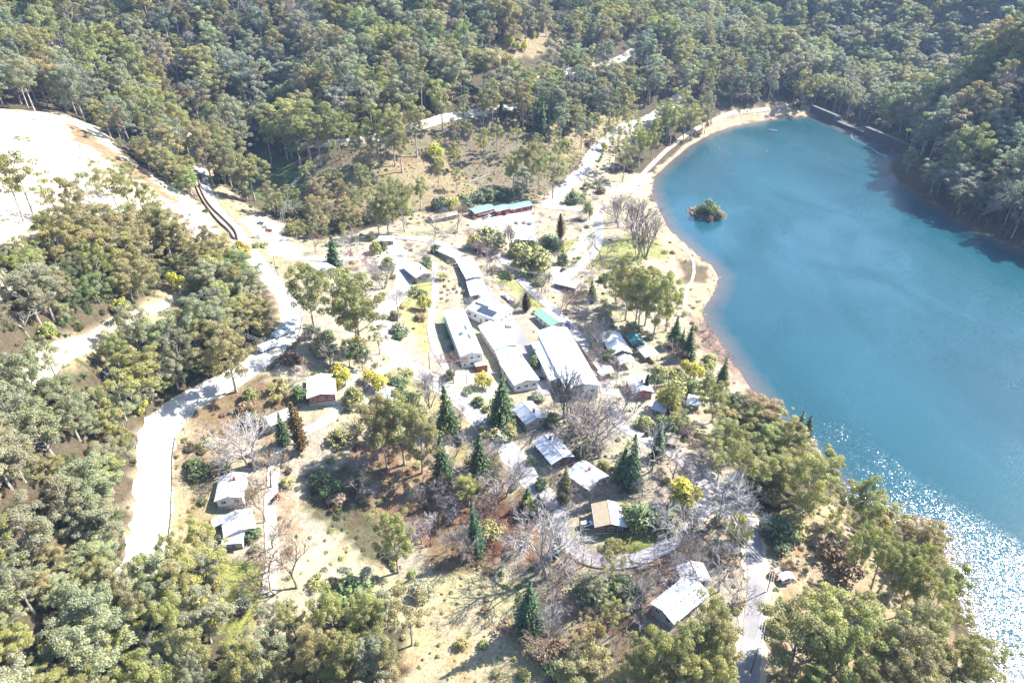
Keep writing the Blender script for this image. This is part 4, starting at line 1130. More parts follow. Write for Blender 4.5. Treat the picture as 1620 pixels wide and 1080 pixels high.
# ------------------------------------------------------------------ power poles and lines
POLES = {}
def pole(key, px, py, hm, label, arm=True, name='power_pole', cat='pole', yaw=0.4):
    x, y = G(px, py); z = H1(x, y)
    r = empty(name, (x, y, z), yaw); tag(r, label, cat, 'timber power poles' if arm else None)
    m = MB(); m.tube([(0, 0, -1), (0, 0, hm * .5), (0, 0, hm)], [.19, .17, .13], 8); m.build('shaft', M_POLE, r)
    if arm:
        m = MB(); m.box(-1.15, 1.15, .14, .26, hm - .55, hm - .42); a = m.build('crossarm', M_POLE, r)
        for k in (-1.0, -.35, .35, 1.0):
            q = MB(); q.cyl((k, .2, hm - .42), .055, .2, 6); q.build('insulator', M_FRAME, a)
    else:
        m = MB(); m.tube([(0, 0, hm - .2), (.5, 0, hm + .15), (1.5, 0, hm + .2)], .05, 6); a = m.build('bracket', M_METAL, r)
        m = MB(); m.prism([(1.1, hm + .12), (1.8, hm + .14), (1.75, hm + .28), (1.15, hm + .28)], -.13, .13); m.build('lamp_head', M_METAL, a)
    POLES[key] = (x, y, z + hm - .25, yaw)
for args in [('a',451,577,9,'power pole on the scrubby slope between trucks and the cream roofed house'),
             ('b',302,520,9,'power pole at the near edge of the dirt track clearing'), ('c',277,507,9,'power pole on the bare earth of the dirt track bend'),
             ('d',348,462,9.5,'power pole between yellow wattles beside the dirt track'), ('e',313,460,9,'power pole on the uphill edge of the dirt track'),
             ('f',807,342,9,'power pole in front of the shaded red shed'), ('g',760,360,9,'power pole at the yard corner by the first red shed'),
             ('h',771,436,10,'power pole with crossarm beside the long white carport'), ('i',687,450,9,'power pole on the grass at the top of the curved driveway'),
             ('j',680,584,9,'power pole on the hedge bank below the curved driveway'), ('k',739,616,9,'power pole beside the big bloom of wattle near the lodge'),
             ('l',1213,936,9.5,'power pole casting its shadow across the bottom road'), ('m',846,455,9,'power pole beside the long street near the cedar'),
             ('n',437,430,9,'power pole on the verge outside the main road bend'), ('o',455,325,10,'power pole in the gully grass below the forest'),
             ('p',1188,1062,10,'power pole standing at the bottom edge of the picture by the road'), ('q',556,207,11,'power pole beside the upper hill road'),
             ('r',1128,840,9,'power pole on the pink bank above the bottom road')]:
    pole(*args)
pole('s', 923, 880, 7, 'street lamp on the outer kerb of the loop road', False, 'street_lamp', 'street lamp', 1.2)
pole('t', 878, 700, 7, 'street lamp beside the drive of the grey roofed house', False, 'street_lamp', 'street lamp', 2.2)
M_WIRE = mottled('bright_wire', (.55, .55, .57), 0.1, 1, 0.4, None, 0, 'obj', 0.5)
LB = 'overhead wires of the village'
for ka, kb, lab in (('b','d','overhead wires from the track clearing to the wattle pole'), ('d','n','overhead wires from the wattle pole across the main road'), ('b','a','overhead wires from the track clearing towards the trucks'),
                    ('o','q','overhead wires climbing from the gully to the hill road'), ('n','o','overhead wires crossing from the main road bend to the gully'), ('h','i','overhead wires across the carport roofs'),
                    ('j','k','overhead wires along the bank below the lodge'), ('f','g','overhead wires in front of the red sheds'), ('l','p','overhead wires beside the bottom road'), ('m','h','overhead wires between the cedar and the carports'), ('r','l','overhead wires from the pink bank to the bottom road')):
    a, b = POLES[ka], POLES[kb]; r = empty('power_line', (a[0], a[1], a[2])); tag(r, lab, 'power line', LB)
    for k in (-1.0, 0.0, 1.0):
        p0 = Vector((math.cos(a[3]) * k, math.sin(a[3]) * k, 0)); p1 = Vector((b[0] - a[0] + math.cos(b[3]) * k, b[1] - a[1] + math.sin(b[3]) * k, b[2] - a[2]))
        sag = (p1 - p0).length * .025
        m = MB(); m.tube([p0.lerp(p1, t / 12) - Vector((0, 0, 4 * sag * (t / 12) * (1 - t / 12))) for t in range(13)], .028, 4, 0, False); m.build('wire', M_WIRE, r)

# ------------------------------------------------------------------ barriers and walls
def run_wall(path, z0, z1, th, name, mat, parent, lift=0.0):
    a, b = offset_path(path, -th / 2), offset_path(path, th / 2); m = MB(); vs = []; n = len(path)
    for p, q in zip(a, b):
        hz = H1(*((p + q) / 2)) + lift
        vs += [(p[0], p[1], hz + z0), (q[0], q[1], hz + z0), (q[0], q[1], hz + z1), (p[0], p[1], hz + z1)]
    fs = [(0, 1, 2, 3), (n*4-1, n*4-2, n*4-3, n*4-4)]
    for i in range(n - 1):
        for k in range(4): fs.append((i*4 + k, (i+1)*4 + k, (i+1)*4 + (k+1) % 4, i*4 + (k+1) % 4))
    m.add(vs, fs); return m.build(name, mat, parent)
def near_index(path, px, py):
    x, y = G(px, py); return int(np.argmin([np.hypot(p[0] - x, p[1] - y) for p in path]))
def barrier(name, path, label, cat, h=.75, mat=None, postm=None, gap=4.0, group=None, rails=((.45, .75),)):
    r = empty(name, (0, 0, 0)); tag(r, label, cat, group)
    for z0, z1 in rails: run_wall(path, z0, z1, .08, 'rail', mat, r)
    proto = None; dist = 1e9
    for i in range(len(path)):
        dist += np.hypot(*(path[i] - path[i - 1])) if i else 0
        if dist >= gap:
            dist = 0
            if proto is None:
                m = MB(); m.box(-.09, .09, -.09, .09, -.4, rails[-1][1] + .08); proto = m.build('post', postm, r); o = proto
            else: o = proto.copy(); link(o, r)
            o.location = (path[i][0], path[i][1], H1(*path[i]))
    return r
RP, RWid = ROADP['road']
right = offset_path(RP, -(RWid / 2 + .9))
def seg(path, a, b):
    i, j = near_index(path, *a), near_index(path, *b); i, j = min(i, j), max(i, j); return path[i:j + 1]
barrier('guard_rail', seg(right, (424,415), (452,548)), 'dark steel guard rail round the outside of the main road bend', 'guard rail', .75, M_DARKM, M_TIMB)
barrier('guard_rail', seg(right, (352,616), (268,665)), 'guard rail along the shaded lower stretch of the main road', 'guard rail', .75, M_METAL, M_TIMB)
barrier('guard_rail', seg(right, (262,690), (262,850)), 'guard rail along the bottom straight of the main road above the houses', 'guard rail', .75, M_DARKM, M_TIMB)
barrier('guard_rail', seg(right, (326,285), (378,358)), 'guard rail beside the highest stretch of the main road', 'guard rail', .75, M_DARKM, M_TIMB)
def timber_wall(pts, h, label):
    path = smooth_path([G(*p) for p in pts], 2.0); r = empty('retaining_wall', (path[0][0], path[0][1], 0)); r.location = (0, 0, 0); tag(r, label, 'retaining wall', 'timber retaining walls beside the main road')
    run_wall(path, -.8, h, .3, 'planking', M_TIMB, r); run_wall(path, h, h + .12, .5, 'capping', mottled('capping_timber', (.28, .16, .09), .3, 1.2, .9), r)
    for i in range(0, len(path), 2):
        m = MB(); q = offset_path(path, .27)[i]; m.box(q[0] - .12, q[0] + .12, q[1] - .12, q[1] + .12, H1(*path[i]) - .8, H1(*path[i]) + h + .1); m.build('post', M_TIMB, r)
timber_wall([(310,286),(313,302),(326,326),(345,350),(362,366),(372,380)], 1.5, 'outer brown timber retaining wall on the earth side of the main road')
timber_wall([(315,278),(319,302),(334,328),(356,350),(374,370),(380,392),(391,405)], 1.7, 'inner brown timber retaining wall closest to the main road')
m = run_wall(smooth_path([G(*p) for p in [(314,276),(317,302),(331,328),(352,351),(369,370),(377,391),(388,403)]], 2.0), -.5, .16, 3.0, 'drain', M_RRAMP, None); tag(m, kind='structure')
ob = MB(); x, y = G(391, 403); z = H1(x, y); ob.box(x - .5, x + .9, y - .8, y + .8, z - .3, z + 1.0); ob.box(x - .6, x + 1.0, y - .9, y + .9, z + 1.0, z + 1.12)
tag(ob.build('barrier_block', mottled('orange_plastic', (.75, .16, .04), .1, 2, .5)), 'orange plastic barrier at the lower end of the timber retaining walls', 'barrier')
LS, LSW = ROADP['lodge_street']
barrier('fence', seg(offset_path(LS, (LSW / 2 + .8)), (735,400), (818,478)), 'dark pipe fence along the lake side of the grey street', 'fence', 1.0, M_DARKM, M_DARKM, 3.0, None, ((.55, .62), (1.0, 1.08)))
LO, LOW = ROADP['loop_road']
run = run_wall(seg(offset_path(LO, (LOW / 2 + .25)), (900,850), (1015,872)), -.2, .35, .22, 'kerb_edging', M_TIMB, None); tag(run, 'low dark edging between the curved lawn and the loop road', 'edging')
hp, hw_ = [(866,521),(888,548),(910,578),(928,602)], 0
tag(run_wall(smooth_path([G(x + 26, y - 2) for x, y in hp], 2.0), -.5, 1.6, .3, 'brick_wall', mottled('brown_brick', (.22, .15, .115), .3, 1.5, .9), None), 'long low brown wall behind the biggest white shed', 'wall')

# ------------------------------------------------------------------ dam and the things on the lake
DA, DB = np.array(DAM_A), np.array(DAM_B); dv = (DB - DA); DL = np.hypot(*dv); dv = dv / DL; dyaw = math.atan2(dv[1], dv[0])
dam = empty('dam', (DA[0], DA[1], 0), dyaw); tag(dam, 'long dark concrete dam across the far end of the lake', 'dam'); LAND['the dam'] = tuple((DA + DB) / 2)
M_DAM = mottled('shadow_toned_concrete', (.05, .05, .052), .35, .25, .85, (.022, .022, .024), .7); M_DAML = mottled('lighter_concrete', (.085, .082, .08), .25, .4, .85, (.04, .04, .04), .5)  # wall concrete is darkened in its colour for the shadowed water face
def dambox(name, x0, x1, y0, y1, z0, z1, mat, batter=3.0):
    m = MB(); m.prism([(0, 0), (1, 0), (1, 1), (0, 1)], 0, 1); m.v = []; m.f = []
    m.add([(x0, y0, z0), (x1, y0, z0), (x1, y1 + batter, z0), (x0, y1 + batter, z0), (x0, y0, z1), (x1, y0, z1), (x1, y1, z1), (x0, y1, z1)], [(0,3,2,1),(4,5,6,7),(0,1,5,4),(1,2,6,5),(2,3,7,6),(3,0,4,7)])
    return m.build(name, mat, dam)
SG = 1.0
dambox('abutment', -10, 36, -.2, 3.2, -14, 8.2, M_DAM); dambox('spillway', 36.1, DL * .60, -.6, 3.0, -16, 3.6, M_DAM); dambox('main_wall', DL * .60 + .1, DL + 8, -.2, 3.2, -14, 9.0, M_DAM)
dambox('walkway', DL * .60 - .6, DL + 8, -.5, 3.5, 9.02, 9.35, M_DAML, 0); dambox('walkway', -10, 37, -.5, 3.5, 8.22, 8.55, M_DAML, 0); dambox('pier', 36.1, 39, -1.2, 4.4, -4, 8.1, M_DAML, 1.0); dambox('sill', 39.1, DL * .60 - .7, -.7, 3.1, 3.62, 3.8, M_DAML, 0)
for x in np.arange(-9, 37, 3.0):
    m = MB(); m.box(x - .05, x + .05, 3.3, 3.4, 8.55, 9.6); m.build('handrail_post', M_METAL, dam)
for x in np.arange(DL * .60, DL + 8, 3.0):
    m = MB(); m.box(x - .05, x + .05, -.4, -.3, 9.35, 10.4); m.build('handrail_post', M_METAL, dam)
def floaty(name, px, py, label, cat, mk, group=None, yaw=0.0):
    x, y = at_plane(px, py, 0); r = empty(name, (x, y, 0), yaw); tag(r, label, cat, group); mk(r); return r
def pontoon(L, W):
    def mk(r):
        m = MB(); m.box(-L/2, L/2, -W/2, W/2, .35, .6); m.build('deck', M_DAML, r)
        for s in (-1, 1):
            m = MB(); m.tube([(-L/2, s * W * .35, .12), (L/2, s * W * .35, .12)], .28, 10); m.build('float', M_METAL, r)
        m = MB()
        for s in (-1, 1): m.box(-L/2 + .1, L/2 - .1, s * (W/2 - .12) - .04, s * (W/2 - .12) + .04, 1.35, 1.43)
        for s in (-1, 1):
            for k in range(5): m.box(-L/2 + .1 + k * (L - .2) / 4 - .04, -L/2 + .1 + k * (L - .2) / 4 + .04, s * (W/2 - .12) - .04, s * (W/2 - .12) + .04, .6, 1.35)
        m.build('handrail', M_METAL, r)
    return mk
floaty('pontoon', 1223, 207, 'small pale pontoon floating alone near the far shore', 'pontoon', pontoon(8, 2.6), None, -.3)
floaty('pontoon', 1352, 205, 'pale landing stage moored against the dam spillway', 'pontoon', pontoon(9, 2.8), None, .9)
M_BUOY = mottled('orange_buoy_plastic', (.75, .17, .05), .1, 2, .4)
def buoy(r):
    m = MB(); n = 8
    prof = [(.05, -.35), (.38, -.2), (.5, .1), (.38, .42), (.12, .6), (.06, .95)]
    m.tube([(0, 0, z) for _, z in prof], [q for q, _ in prof], 10); m.build('float', M_BUOY, r, True)
    m = MB(); m.tube([(0, 0, .95), (0, 0, 1.05)], .12, 8); m.build('top_mark', M_FRAME, r)
for (px, py, lab) in [(1138,235,'orange buoy closest to the beach road at the far shore'), (1213,240,'orange buoy on open water below the floating pontoon'), (1311,251,'orange buoy on open water in front of the spillway'), (1370,251,'orange buoy just outside the floating boom'), (1366,218,'orange buoy inside the boom, near the landing stage'), (1389,226,'orange buoy inside the boom, near the shaded dam wall')]:
    floaty('buoy', px, py, lab, 'buoy', buoy, 'orange lake buoys')
bp = smooth_path([at_plane(x, y, 0) for x, y in [(1349,207),(1347,216),(1352,222),(1365,228),(1380,236),(1392,244),(1406,248)]], 1.2)
bm_ = empty('floating_boom', (0, 0, 0)); tag(bm_, 'string of dark floats curving from the landing stage to the bank', 'boom')
m = MB(); m.tube([(p[0], p[1], .1) for p in bp], .06, 4); m.build('cable', M_DARKM, bm_)
pr = None
for i in range(1, len(bp) - 1, max(1, len(bp) // 34)):
    if pr is None:
        q = MB(); q.tube([(-.8, 0, .12), (.8, 0, .12)], .34, 8); pr = o = q.build('float', mottled('pale_float_plastic', (.42, .42, .38), .3, 1, .5), bm_)
    else: o = pr.copy(); link(o, bm_)
    d = bp[i + 1] - bp[i - 1]; o.location = (bp[i][0], bp[i][1], 0); o.rotation_euler = (0, 0, math.atan2(d[1], d[0]))

# fallen trunks
M_DEADW = mottled('bleached_dead_wood', (.42, .38, .33), .25, .8, .9)
for (x0, y0, x1, y1, rr, lab) in [(935,207,1008,190,.35,'bleached fallen trunk lying highest on the cleared slope'), (945,215,990,225,.3,'bleached fallen trunk lying lowest on the cleared slope'), (742,288,775,275,.3,'fallen trunk on the brown slope above the red sheds'),
                                  (665,300,652,268,.25,'fallen pole on the bracken slope below the tall gums'), (960,228,925,200,.28,'fallen trunk crossing the cleared slope between two others'), (1153,952,1172,975,.22,'fallen log in the dry grass beside the bottom road'), (878,795,850,793,.15,'log lying near the junction of lane and loop road'), (1376,885,1405,890,.3,'dark fallen trunk under the leaning bank gums')]:
    a, b = G(x0, y0), G(x1, y1); pts = [Vector((a[0] + (b[0] - a[0]) * t, a[1] + (b[1] - a[1]) * t, H1(a[0] + (b[0] - a[0]) * t, a[1] + (b[1] - a[1]) * t) + rr * .7)) for t in (0, .2, .4, .6, .8, 1)]
    m = MB(); m.tube(pts, [rr * (1 - .12 * k) for k in range(6)], 7)
    for k in (2, 3, 4): m.tube([pts[k], pts[k] + Vector((rnd.uniform(-1.5, 1.5), rnd.uniform(-1.5, 1.5), rnd.uniform(.5, 1.6)))], [rr * .3, .04], 4)
    tag(m.build('fallen_trunk', M_DEADW), lab, 'fallen trunk', 'fallen trunks on the slopes')
# ------------------------------------------------------------------ trees placed one by one: (kind, tint word, base pixel x, y, row of the top, width factor)
def clear_of_buildings(x, y, r):
    for fx, fy, hl, hw, a in FOOT:
        dx, dy = x - fx, y - fy
        if abs(dx) > 40 or abs(dy) > 40: continue
        u, v = dx * math.cos(a) + dy * math.sin(a), -dx * math.sin(a) + dy * math.cos(a)
        if abs(u) < hl + r and abs(v) < hw + r: return False
    return True
TR, BR, OP = 'tall gum', 'broad gum', 'open gum'
GUMS = [(BR,'olive',497,518,414,1.0),(BR,'olive',571,552,420,1.0),(OP,'olive',566,548,440,.9),(OP,'olive',601,560,515,1),(BR,'deep green',553,580,538,.9),(BR,'deep green',575,586,545,.9),(BR,'olive',530,580,545,.8),(BR,'brown-olive',374,620,518,1.05),
 (BR,'brown-olive',599,726,630,.85),(OP,'olive',613,740,640,.9),(BR,'yellow-green',640,735,624,.8),(BR,'brown-olive',668,748,652,.95),(OP,'olive',655,700,640,.9),(BR,'yellow-green',625,690,628,.7),(BR,'olive',630,905,803,1.1),(BR,'yellow-green',742,800,752,1.0),
 (OP,'brown-olive',652,1020,893,1.15),(BR,'yellow-green',577,1032,925,1.0),(BR,'olive',592,1050,940,.9),(BR,'grey-green',600,1095,985,1.1),(BR,'brown-olive',618,1105,1005,.9),(BR,'brown-olive',505,1095,985,1.1),(BR,'olive',470,1010,950,.9),(BR,'yellow-green',530,1000,925,1),(BR,'grey-green',440,1020,955,.9),(BR,'olive',548,1090,965,1),
 (BR,'yellow-green',1030,1090,975,1.1),(BR,'olive',1090,1095,965,1.1),(BR,'olive',1120,1055,960,.95),(BR,'yellow-green',1060,1130,1000,1.1),(BR,'olive',1000,1110,985,1),(BR,'brown-olive',1128,1088,990,1),(BR,'yellow-green',1112,1140,1010,1),
 (OP,'yellow-green',967,930,858,1),(OP,'grey-green',945,968,913,1),(OP,'yellow-green',970,1005,940,1),(OP,'brown-olive',930,1062,975,.8),
 (BR,'olive',989,507,410,.9),(BR,'olive',972,490,418,.85),(BR,'yellow-green',1003,523,424,.8),(TR,'olive',1009,527,430,1),(BR,'olive',1032,538,434,.85),(BR,'yellow-green',1053,524,440,.8),(TR,'olive',1020,515,425,1),(BR,'olive',1000,480,425,.7),
 (BR,'yellow-green',1257,838,722,.9),(OP,'olive',1175,785,690,1),(OP,'olive',1325,828,762,1),(BR,'olive',1347,912,798,.9),(OP,'yellow-green',1377,934,828,1),(OP,'olive',1388,938,838,.9),(OP,'olive',1403,955,838,1),(BR,'yellow-green',1422,975,866,.8),(OP,'olive',1434,978,880,.9),
 (BR,'olive',1250,1055,893,1.25),(BR,'yellow-green',1285,1042,905,1.2),(BR,'yellow-green',1335,1055,918,1.1),(BR,'olive',1300,1085,950,1.1),(OP,'olive',1487,1018,950,1),(BR,'brown-olive',1420,1075,975,1.1),(BR,'brown-olive',1385,1085,975,1),(BR,'olive',1510,1085,1010,1),(OP,'yellow-green',1540,1090,1020,1),(BR,'yellow-green',1350,1110,1050,1),(OP,'brown-olive',1222,1108,1062,.8),(BR,'yellow-green',1270,1110,1055,.9),(OP,'olive',1460,985,895,1),(BR,'olive',1455,1050,970,.9),
 (TR,'olive',660,249,132,1.2),(TR,'olive',625,263,162,1.1),(TR,'yellow-green',600,265,168,1.1),(TR,'olive',636,273,190,1.1),(TR,'olive',575,270,192,1.1),(TR,'olive',700,208,126,1.2),(TR,'yellow-green',780,206,126,1.3),(BR,'olive',832,303,224,1.0),(BR,'olive',812,298,238,.9),(OP,'olive',874,314,232,1.1),
 (TR,'yellow-green',455,252,150,1.3),(TR,'olive',492,258,150,1.3),(TR,'olive',522,246,163,1.2),(TR,'yellow-green',476,262,162,1.3),(TR,'olive',508,262,185,1.2),(TR,'olive',540,252,175,1.1),(TR,'olive',430,258,185,1.1),(BR,'brown-olive',337,292,193,.9),(BR,'olive',350,285,200,.9),(BR,'olive',327,268,190,.8),(TR,'olive',300,248,165,1.1),
 (BR,'olive',615,372,288,.9),(BR,'olive',640,367,282,.8),(BR,'grey-green',600,374,320,.9),(OP,'brown-olive',583,275,238,1),(OP,'olive',490,300,255,.9),(TR,'grey-green',735,212,150,1),(TR,'olive',555,240,180,1),(OP,'olive',820,250,195,1),(OP,'olive',850,268,215,1),(TR,'olive',765,200,140,1),
 (OP,'grey-green',1317,183,118,1),(OP,'grey-green',1340,188,128,1.1),(BR,'grey-green',1412,198,154,1),(BR,'grey-green',1434,275,233,.9),(OP,'olive',970,272,193,1),(BR,'olive',1010,264,200,.9),(OP,'olive',1060,232,168,1),(OP,'olive',985,287,225,1),(BR,'olive',1030,252,188,.9),(OP,'olive',1080,226,163,1),(BR,'grey-green',1110,207,148,1),(OP,'olive',1000,235,182,1),(OP,'olive',1045,215,165,1),(OP,'olive',965,240,195,.9),
 (OP,'olive',60,362,232,1.0),(TR,'olive',38,350,248,1.2),(OP,'olive',98,356,272,1),(BR,'brown-olive',130,360,282,.8),(OP,'olive',196,315,252,.9),(OP,'grey-green',150,345,270,.9),(TR,'brown-olive',172,325,252,.8),(OP,'olive',190,340,262,1),(TR,'olive',212,345,268,1.1),(BR,'olive',250,352,290,.8),(TR,'brown-olive',222,310,255,.8),(OP,'olive',230,345,275,1),
 (OP,'olive',470,380,345,1),(BR,'olive',548,385,352,.8),(OP,'olive',1075,690,645,1),(BR,'olive',1110,640,590,.8),(BR,'olive',1126,668,600,.8),(BR,'yellow-green',1063,655,605,.7),(OP,'olive',1135,760,700,1),(BR,'olive',1153,735,668,.8)]
GUMS += [(BR,'grey-green',212,975,892,.9),(BR,'olive',246,960,880,.9),(BR,'brown-olive',184,965,885,.9),(BR,'olive',272,935,868,.8),(BR,'brown-olive',226,1010,925,1),(BR,'grey-green',262,1000,920,.9),(BR,'olive',286,922,845,.85),(BR,'brown-olive',302,968,885,.8),(BR,'yellow-green',290,985,905,.9),
 (BR,'olive',292,1030,948,1),(BR,'brown-olive',315,1070,985,1),(BR,'grey-green',330,1115,1035,.8),(BR,'olive',400,1110,1022,1),
 (BR,'olive',1240,745,672,.9),(BR,'yellow-green',1290,790,712,.9),(BR,'olive',1222,790,735,.7),(OP,'olive',1310,880,800,.9),(BR,'yellow-green',1360,850,768,.9),(BR,'brown-olive',1455,905,840,.8),(BR,'olive',1480,960,885,.8),(BR,'yellow-green',1440,930,860,.8)]
SL = [(560,262),(590,255),(548,225),(575,222),(612,240),(640,228),(660,215),(690,245),(715,232),(745,225),(720,270),(790,240),(770,255),(850,240),(880,230),(905,215),(925,240),(890,262),(910,275),(530,270),(545,300),(575,310),(520,300),(500,325),(540,330),(575,335),(690,295),(725,300),(850,300),(905,290),(940,215),(965,225),(985,212),(1000,205),(640,345),(665,335),(560,352),(590,350)]
for k, (qx, qy) in enumerate(SL): GUMS.append((rnd.choice([TR, OP, OP, BR]), rnd.choice(['olive','olive','yellow-green','brown-olive','grey-green']), qx + rnd.uniform(-6, 6), qy + rnd.uniform(-4, 4), qy - rnd.uniform(28, 62), .95))
for kind, word, px, py, top, wd in GUMS:
    x, y = G(px, py)
    hm = min(max(tall_m(x, y, top), 7), 44 if py < 860 else 25)
    wd2 = wd * (25 / hm) ** 0.25 * (1.0 if kind != BR else 0.9) * ((.9 if px > 1230 and py > 1030 else .74) if py > 860 else 1.0)
    put_plant(kind, word, jitter(TINTS[word]), x, y, hm, wd2, group='gum trees of the valley')

CONI = [('spire','dark green',710,682,608,1.35),('wide','dark green',793,670,587,1.0),('wide','dark green',702,767,688,.75),('wide','dark green',758,767,683,.85),('wide','blue-green',755,873,793,.7),('wide','blue-green',835,1003,918,.8),('column','rusty',478,714,634,1.5),('wide','dark green',450,702,650,.85),
 ('wide','yellow-green',893,792,733,.7),('wide','blue-green',997,772,688,.75),('spire','blue-green',528,422,373,1.5),('wide','dark green',1066,548,498,.9),('spire','dark green',1088,567,514,1.5),('wide','dark green',1140,608,564,.8),('wide','dark green',1076,562,520,.8),('column','rusty',887,377,338,1.7),('column','rusty brown',832,492,463,2.0),('wide','dark green',936,478,440,.8),('column','dark green',1021,622,592,1.5),
 ('wide','dark green',1258,702,650,.9),('wide','dark green',1272,696,655,.8),('spire','dark green',850,205,158,1.3),('spire','dark green',873,195,140,1.3),('spire','blue-green',855,218,160,1.5),('spire','dark green',795,190,150,1.2),('wide','blue-green',1023,690,680,.8),('spire','dark green',985,760,706,1.3),('spire','dark green',1040,725,668,1.2),('column','dark green',532,612,590,1.8),('wide','yellow-green',820,405,375,.9),
 ('spire','dark green',835,800,770,1.6),('wide','dark green',850,810,780,1.0),('column','dark green',880,880,845,1.3)]
for k in range(12):
    CONI.append(('spire','dark green', 900 + k * 6.3 + rnd.uniform(-4, 4), 172 + rnd.uniform(-10, 16), 128 + rnd.uniform(-8, 12), 1.1))
CT = {'dark green': (.062, .100, .032), 'blue-green': (.060, .105, .045), 'rusty': (.15, .095, .035), 'rusty brown': (.085, .05, .03), 'yellow-green': (.095, .105, .03)}
for kind, word, px, py, top, wd in CONI:
    x, y = G(px, py); hm = min(max(tall_m(x, y, top), 4), 38)
    put_plant(kind, word, jitter(CT[word], .1), x, y, hm, wd * (20 / hm) ** 0.2 * .95, 'conifer', 'conifer', {'spire': 'pointed conifer', 'wide': 'broad conifer', 'column': 'columnar conifer'}[kind], 'planted conifers')

ROUND = [('olive',774,393,353,1.15),('olive',838,430,374,1.0),('olive',846,425,385,.95),('deep green',870,390,365,1),('olive',815,405,380,.9)]
for word, px, py, top, wd in ROUND:     # dense round garden trees
    x, y = G(px, py); hm = max(tall_m(x, y, top), 4)
    put_plant('dome', word, jitter(TINTS[word]), x, y, hm, wd * (3 / hm) * hm / 3.1, 'garden tree', 'garden_tree', 'round dense garden tree', 'round garden trees')

BARE = [('round','brown',722,368,316),('round','grey',745,398,358),('poplar','grey',806,400,350),('round','grey',772,432,388),('round','grey',856,462,424),('round','brown',628,508,456),('poplar','grey',607,456,408),('round','white-grey',556,408,362),('round','red-twigged',566,416,390),('round','red-twigged',580,420,393),('round','pink-grey',592,430,392),('round','brown',500,398,364),
 ('round','brown',718,606,558),('poplar','grey',680,644,590),('poplar','dark grey',893,660,572),('poplar','grey',907,664,598),('round','grey',950,724,630),('poplar','grey',926,692,622),('round','pale grey',936,706,640),('round','grey',1031,744,666),('round','grey',985,668,620),('poplar','grey',1004,652,612),('poplar','grey',946,558,502),('round','brown',955,590,548),('round','brown',1052,578,538),
 ('poplar','grey',1003,378,300),('poplar','grey',1020,407,316),('round','grey',979,360,300),('round','grey',951,412,360),('round','grey',933,346,306),('poplar','grey',1008,410,365),('round','grey',990,350,308),('poplar','grey',975,352,306),('round','pink-grey',934,430,395),
 ('round','grey',576,730,660),('round','pale grey',801,784,728),('round','pale grey',786,806,748),('round','brown',764,770,722),('round','white-grey',850,905,812),('round','white-grey',866,915,825),('round','pale grey',893,890,842),('round','pale grey',1040,918,862),('round','pale grey',1010,962,918),('round','white-grey',1085,878,798),('round','white-grey',1127,832,748),('round','white-grey',1142,825,745),('round','grey',1100,792,742),('round','pink-grey',1062,762,716),('round','brown',470,930,858),
 ('round','white-grey',402,744,658),('round','white-grey',392,738,672),('round','pink-grey',358,738,698),('round','grey',328,702,664),('round','brown',428,772,720),('round','brown',420,826,770),('round','brown',432,866,812),('round','brown',424,905,852),('round','brown',436,940,890),('round','grey',562,792,752),('round','grey',580,768,726),('round','pale grey',870,1012,962),('round','brown',860,1050,1000),('round','pale grey',1160,965,910),('round','pale grey',1138,935,880),('round','pink-grey',960,620,586),('round','brown',895,492,452),('round','brown',912,488,455),
 ('round','pale grey',730,890,838),('round','grey',690,806,762),('round','pale grey',668,860,820),('round','pink-grey',498,566,518),('round','pink-grey',490,600,568),('round','grey',520,590,545),('round','pink-grey',1090,705,672),('round','pink-grey',1126,720,690),('round','grey',1165,730,690),('round','pale grey',1075,930,880),('round','grey',1000,935,896),('round','brown',930,960,920),('round','grey',690,370,338),('round','grey',706,350,326),('round','grey',664,420,398),('round','grey',935,800,762),('round','grey',905,800,770),('round','brown',990,640,606),('round','grey',960,690,640),('round','grey',1075,862,815),('round','grey',1110,760,712),('round','pink-grey',1105,735,700),('round','pale grey',780,740,700),('round','pale grey',815,772,735)]
BT = {'brown': (.22, .165, .12), 'grey': (.23, .205, .19), 'dark grey': (.14, .13, .125), 'pale grey': (.28, .25, .24), 'white-grey': (.36, .335, .32), 'pink-grey': (.26, .185, .18), 'red-twigged': (.34, .10, .09)}
for kind, word, px, py, top in BARE:
    x, y = G(px, py); hm = min(max(tall_m(x, y, top), 4), 30)
    put_plant('bare ' + kind, word, jitter(BT[word], .1), x, y, hm, 1.0 if kind == 'round' else 1.1, 'bare tree', 'bare_tree', 'bare ' + ('upright' if kind == 'poplar' else 'spreading') + ' tree', 'leafless trees of the village')
nb = tries = 0
while nb < 40 and tries < 3000:
    tries += 1
    px, py = rnd.choice([(rnd.uniform(930, 1150), rnd.uniform(560, 760)), (rnd.uniform(560, 960), rnd.uniform(350, 480)), (rnd.uniform(560, 860), rnd.uniform(600, 780)), (rnd.uniform(900, 1010), rnd.uniform(440, 560))])
    if not inpoly(np.array([px]), np.array([py]), O_VILL)[0] or 690 < px < 780 and 480 < py < 650: continue
    x, y = G(px, py)
    if lake_sd(np.array([x]), np.array([y]))[0] < 10 or not clear_of_buildings(x, y, 3.0): continue
    if min(float(np.min(np.hypot(np.array(q)[:, 0] - x, np.array(q)[:, 1] - y))) - w_ / 2 for q, w_ in ROADP.values()) < 1.6: continue
    nb += 1; word = rnd.choice(['olive', 'deep green', 'olive', 'yellow-green', 'brown-olive']); hm = rnd.uniform(4.5, 8.5)
    put_plant(rnd.choice(['open gum', 'dome', 'broad gum']), word, jitter(TINTS[word]), x, y, hm, 1.15, 'garden tree', 'garden_tree', 'small garden tree', 'small garden trees')
nb = tries = 0
